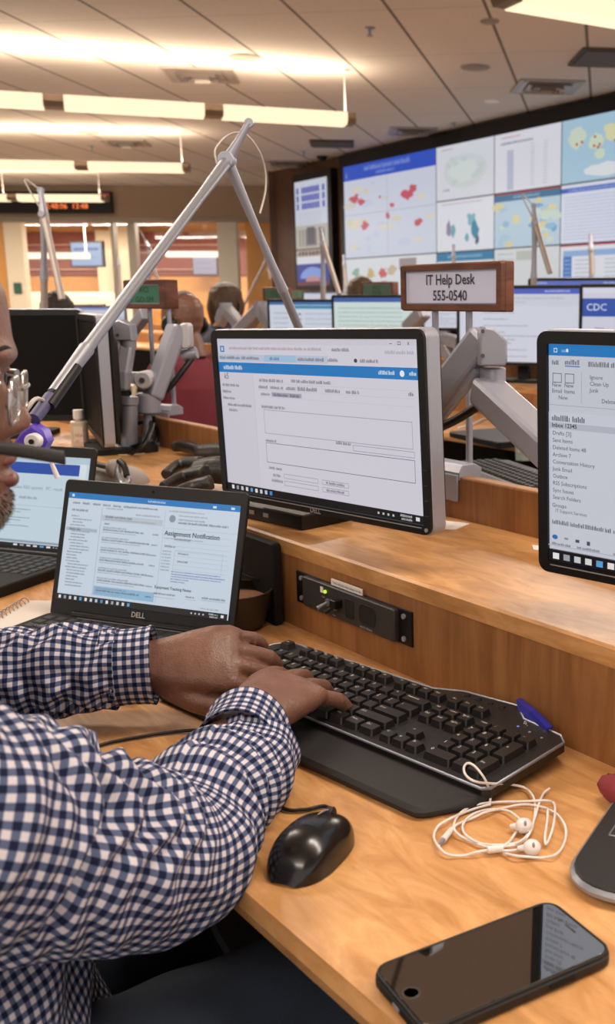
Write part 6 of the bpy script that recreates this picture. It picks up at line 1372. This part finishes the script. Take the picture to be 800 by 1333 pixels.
    for k in range(5): a = 2 * math.pi * k / 5; q = B(); c = Vector((.3 * math.cos(a), .3 * math.sin(a), .028)); q.cyl(c + Vector((-.02 * math.sin(a), .02 * math.cos(a), 0)), c - Vector((-.02 * math.sin(a), .02 * math.cos(a), 0)), .028); q.build('caster', M_BLACK, t)
    for s in (-1, 1):
        pc = (-.2 * 0 + s * .235, .075, .62)
        q = B(); q.rbox((pc[0], pc[1] + .06, pc[2]), .085, .25, .028, .03, bev=.009); q.build('armrest_pad', mat('armpad', '#2b3038', .38), t, smooth=40)
        q = B(); q.box((s * .27, .05, .50), (.02, .06, .24)); q.box((s * .235, .05, .37), (.09, .06, .02)); q.build('armrest_post', M_BLACK, t, bevel=.004)
    tag(t, 'black office chair with armrest under the seated man', 'chair')
main_man()

# ------------------------------------------------------------ people in the rows behind
def sitter(head, yaw, skin, top, hairm, style, label, top_name='shirt', headset=False, seatback=None, lean=0.):
    root = empty('person', (head.x, head.y, 0), yaw); hz = head.z; k = 1.0
    MH = Matrix.Translation((0, 0, hz)); b = B(); head_into(b, MH, 40, 46)
    b.tube([(-.03, 0, hz - .07), (-.045, 0, hz - .17)], [.055, .065], seg=16)
    nk = Vector((-.05, 0, hz - .19)); pv = Vector((-.10, 0, .52))
    arms = []
    for s in (-1, 1):
        S = nk + Vector((0, s * .175, -.03)); E = S + Vector((.10, s * .05, -.27)); Wt = E + Vector((.25, -s * .06, .02)); arms.append((S, E, Wt)); b.tube([nk + Vector((0, s * .05, -.05)), S, E], [.06, .055, .042], smooth=4, seg=12); b.tube([E, Wt], [.042, .026], seg=12)
        hand_into(b, Wt, Vector((1, 0, -.05)), Vector((0, 0, 1)), 'R' if s < 0 else 'L', [(6, 15, 30, 20), (2, 15, 30, 20), (-3, 15, 30, 20), (-10, 15, 28, 20)], [(.05, .04, -.01), (.075, .045, -.015), (.095, .04, -.02)])
    loft(b, [(pv, Vector((0, .15, 0)), Vector((.11, 0, 0))), ((pv + nk) / 2, Vector((0, .15, 0)), Vector((.11, 0, 0))), (nk, Vector((0, .08, 0)), Vector((.07, 0, 0)))], 20)
    skin_obj(b, 'body', skin, root, .005, 3)
    q = B(); loft(q, [(pv.lerp(nk, f) + Vector((.01, 0, 0)), Vector((0, a, 0)), Vector((d, 0, 0))) for f, a, d in ((-.08, .19, .15), (.2, .18, .15), (.5, .185, .145), (.75, .20, .135), (.9, .17, .11), (1.0, .09, .08), (1.05, .065, .065))], 30, .9)
    for S, E, Wt in arms: q.tube([nk + Vector((0, (S.y) * .4, -.05)), S, S.lerp(E, .5), E, E.lerp(Wt, .5), Wt - Vector((.02, 0, 0))], [.075, .072, .062, .056, .05, .04], smooth=5, seg=20)
    o = q.build(top_name, top, root, clean=False); md = o.modifiers.new('r', 'REMESH'); md.mode = 'VOXEL'; md.voxel_size = .008; md.use_smooth_shade = True; sm = o.modifiers.new('s', 'SMOOTH'); sm.iterations = 6
    q = B()
    for s in (-1, 1): q.tube([pv + Vector((-.05, s * .1, -.02)), pv + Vector((.2, s * .12, -.02)), pv + Vector((.42, s * .12, -.02)), pv + Vector((.41, s * .12, -.25)), pv + Vector((.38, s * .12, -.46))], [.11, .1, .08, .07, .055], smooth=5, seg=16)
    q.build('trousers', mat('dark_trousers', '#1c1d22', .85), root, smooth=True)
    for s in (-1, 1): q = B(); loft(q, [(Vector((.25 + t, s * .12, z)), Vector((0, a, 0)), Vector((0, 0, h))) for t, z, a, h in ((-.03, .04, .03, .035), (0, .05, .04, .045), (.1, .035, .045, .03), (.18, .02, .02, .015))], 14); q.build('shoe', M_BLACKM, root, smooth=True)
    if style != 'none':
        q = B(); hair_cap(q, MH, .07 if style != 'long' else .06, -.075 if style == 'short' else -.10, .012 if style == 'short' else .02, wav=.006)
        if style == 'long':
            rnd = random.Random(5)
            for k in range(70):
                a = rnd.uniform(.75, 2 * math.pi - .75); z0 = rnd.uniform(.0, .09); p = headpt(a, z0, False); n = Vector((p.x, p.y, 0)).normalized(); r = rnd.uniform(.010, .018); e = rnd.uniform(-.19, -.13)
                q.tube([p + n * .01 + Vector((0, 0, hz)), Vector((p.x * .98, p.y * 1.12, hz - .03)) + n * .02, Vector((p.x * .85 - .01, p.y * 1.15, hz - .10)) + n * .01, Vector((p.x * .7 - .02, p.y * 1.0 + rnd.uniform(-.01, .01), hz + e))], [r * .6, r, r * .9, r * .3], smooth=4, seg=7)
        q.build('hair', hairm, root, smooth=True)
    tag(root, label, 'person')
    if headset:
        t = empty('headset', (head.x, head.y, hz - .02), yaw)
        for s in (-1, 1): q = B(); q.cyl((-.012, s * .08, 0), (-.012, s * .112, 0), .042, seg=26, bev=.01); q.build('ear_cup', M_BLACK, t, smooth=40)
        q = B(); q.tube([(-.015, .102 * math.cos(a), .02 + .125 * math.sin(a)) for a in [math.pi * k / 14 for k in range(15)]], .008, seg=8); q.build('headband', M_GREY, t, smooth=True)
        q = B(); q.tube([(0, .1, -.02), (.06, .09, -.06), (.11, .04, -.07)], .003, smooth=4, seg=6); q.build('microphone_boom', M_BLACK, t); tag(t, 'black over-ear headset on the maroon-shirted person', 'headset')
    if seatback:
        t = empty('office_chair', (head.x - .26, head.y - .02, 0), yaw); t.scale = (.85, .85, .82)
        q = B(); q.rbox((.02, 0, .42), .48, .48, .08, .08, bev=.02); q.build('seat', M_BLACKM, t, smooth=40)
        q = B(); q.prism([(y, z) for y, z in rrect(.44, .62, .10, 6)], -.02, .02, axis='x', c=(-.30, 0, .78), bev=.01); q.build('backrest', M_BLACKM, t, smooth=40)
        q = B(); q.tube([(-.30, y, .78 + z) for y, z in rrect(.46, .64, .11, 6)], .012, closed=True, seg=10); q.build('back_frame', seatback, t, smooth=True)
        q = B(); q.cyl((0, 0, .08), (0, 0, .4), .03)
        for k in range(5): a = 2 * math.pi * k / 5; q.beam((0, 0, .07), (.3 * math.cos(a), .3 * math.sin(a), .05), .05, .04)
        q.build('pedestal', M_BLACK, t); tag(t, seatback.get('lbl', 'office chair of the ' + label[:40]), 'chair')
maroon = mat('maroon_shirt', '#6b1f2c', .85, bump=.4, bscale=80); navyt = mat('navy_top', '#1a2036', .85); brown = mat('brown_hair', '#4a3420', .6, bump=1., bscale=150, var=.4, vscale=60); dkh = mat('dark_hair', '#2b211b', .6, bump=1., bscale=150)
dirto = lambda a: math.radians(90 - a)      # azimuth right of forward -> yaw
cr1 = mat('cream_frame', '#b9a890', .6); cr1['lbl'] = 'mesh office chair with cream back frame behind the maroon-shirted person'
sitter(on_y(238, 417, 4.7), dirto(-60), SK_DARK, maroon, dkh, 'none', 'bald person in a maroon shirt wearing a large headset, seen from behind', headset=True, seatback=cr1)
sitter(on_y(294, 394, 7.3), dirto(40), SK_TAN, navyt, brown, 'long', 'woman with long brown hair and a navy top, in the middle distance')
sitter(on_y(75, 412, 5.6), dirto(-20), SK_TAN, navyt, dkh, 'short', 'dark-haired person seen behind the left pair of booms')
sitter(on_y(470, 386, 7.1), dirto(20), SK_TAN, navyt, brown, 'short', 'brown-haired person behind the green-plated sign at centre')
# ------------------------------------------------------------ groups of repeats
GROUPS = {'pendant light': 'hanging linear lights', 'vent': 'square vents in the ceiling', 'speaker': 'round ceiling speakers', 'sprinkler': 'ceiling sprinklers',
          'monitor': 'computer monitors on the consoles', 'laptop': 'laptops on the desks', 'sign': 'signs around the room', 'monitor arm': 'silver monitor arms',
          'boom arm': 'jointed silver boom arms', 'glove': 'leather gloves on the shelf', 'paper': 'paper slips on the shelf', 'desk console': 'maple console rows',
          'person': 'people at the consoles', 'headset': 'headsets worn at the consoles', 'chair': 'office chairs at the consoles', 'keyboard': 'keyboards on the desks'}
_tops = [o for o in scene.objects if o.parent is None and 'category' in o]
for o in _tops:
    c = o['category']
    if c in GROUPS and sum(1 for q in _tops if q['category'] == c) > 1: o['group'] = GROUPS[c]
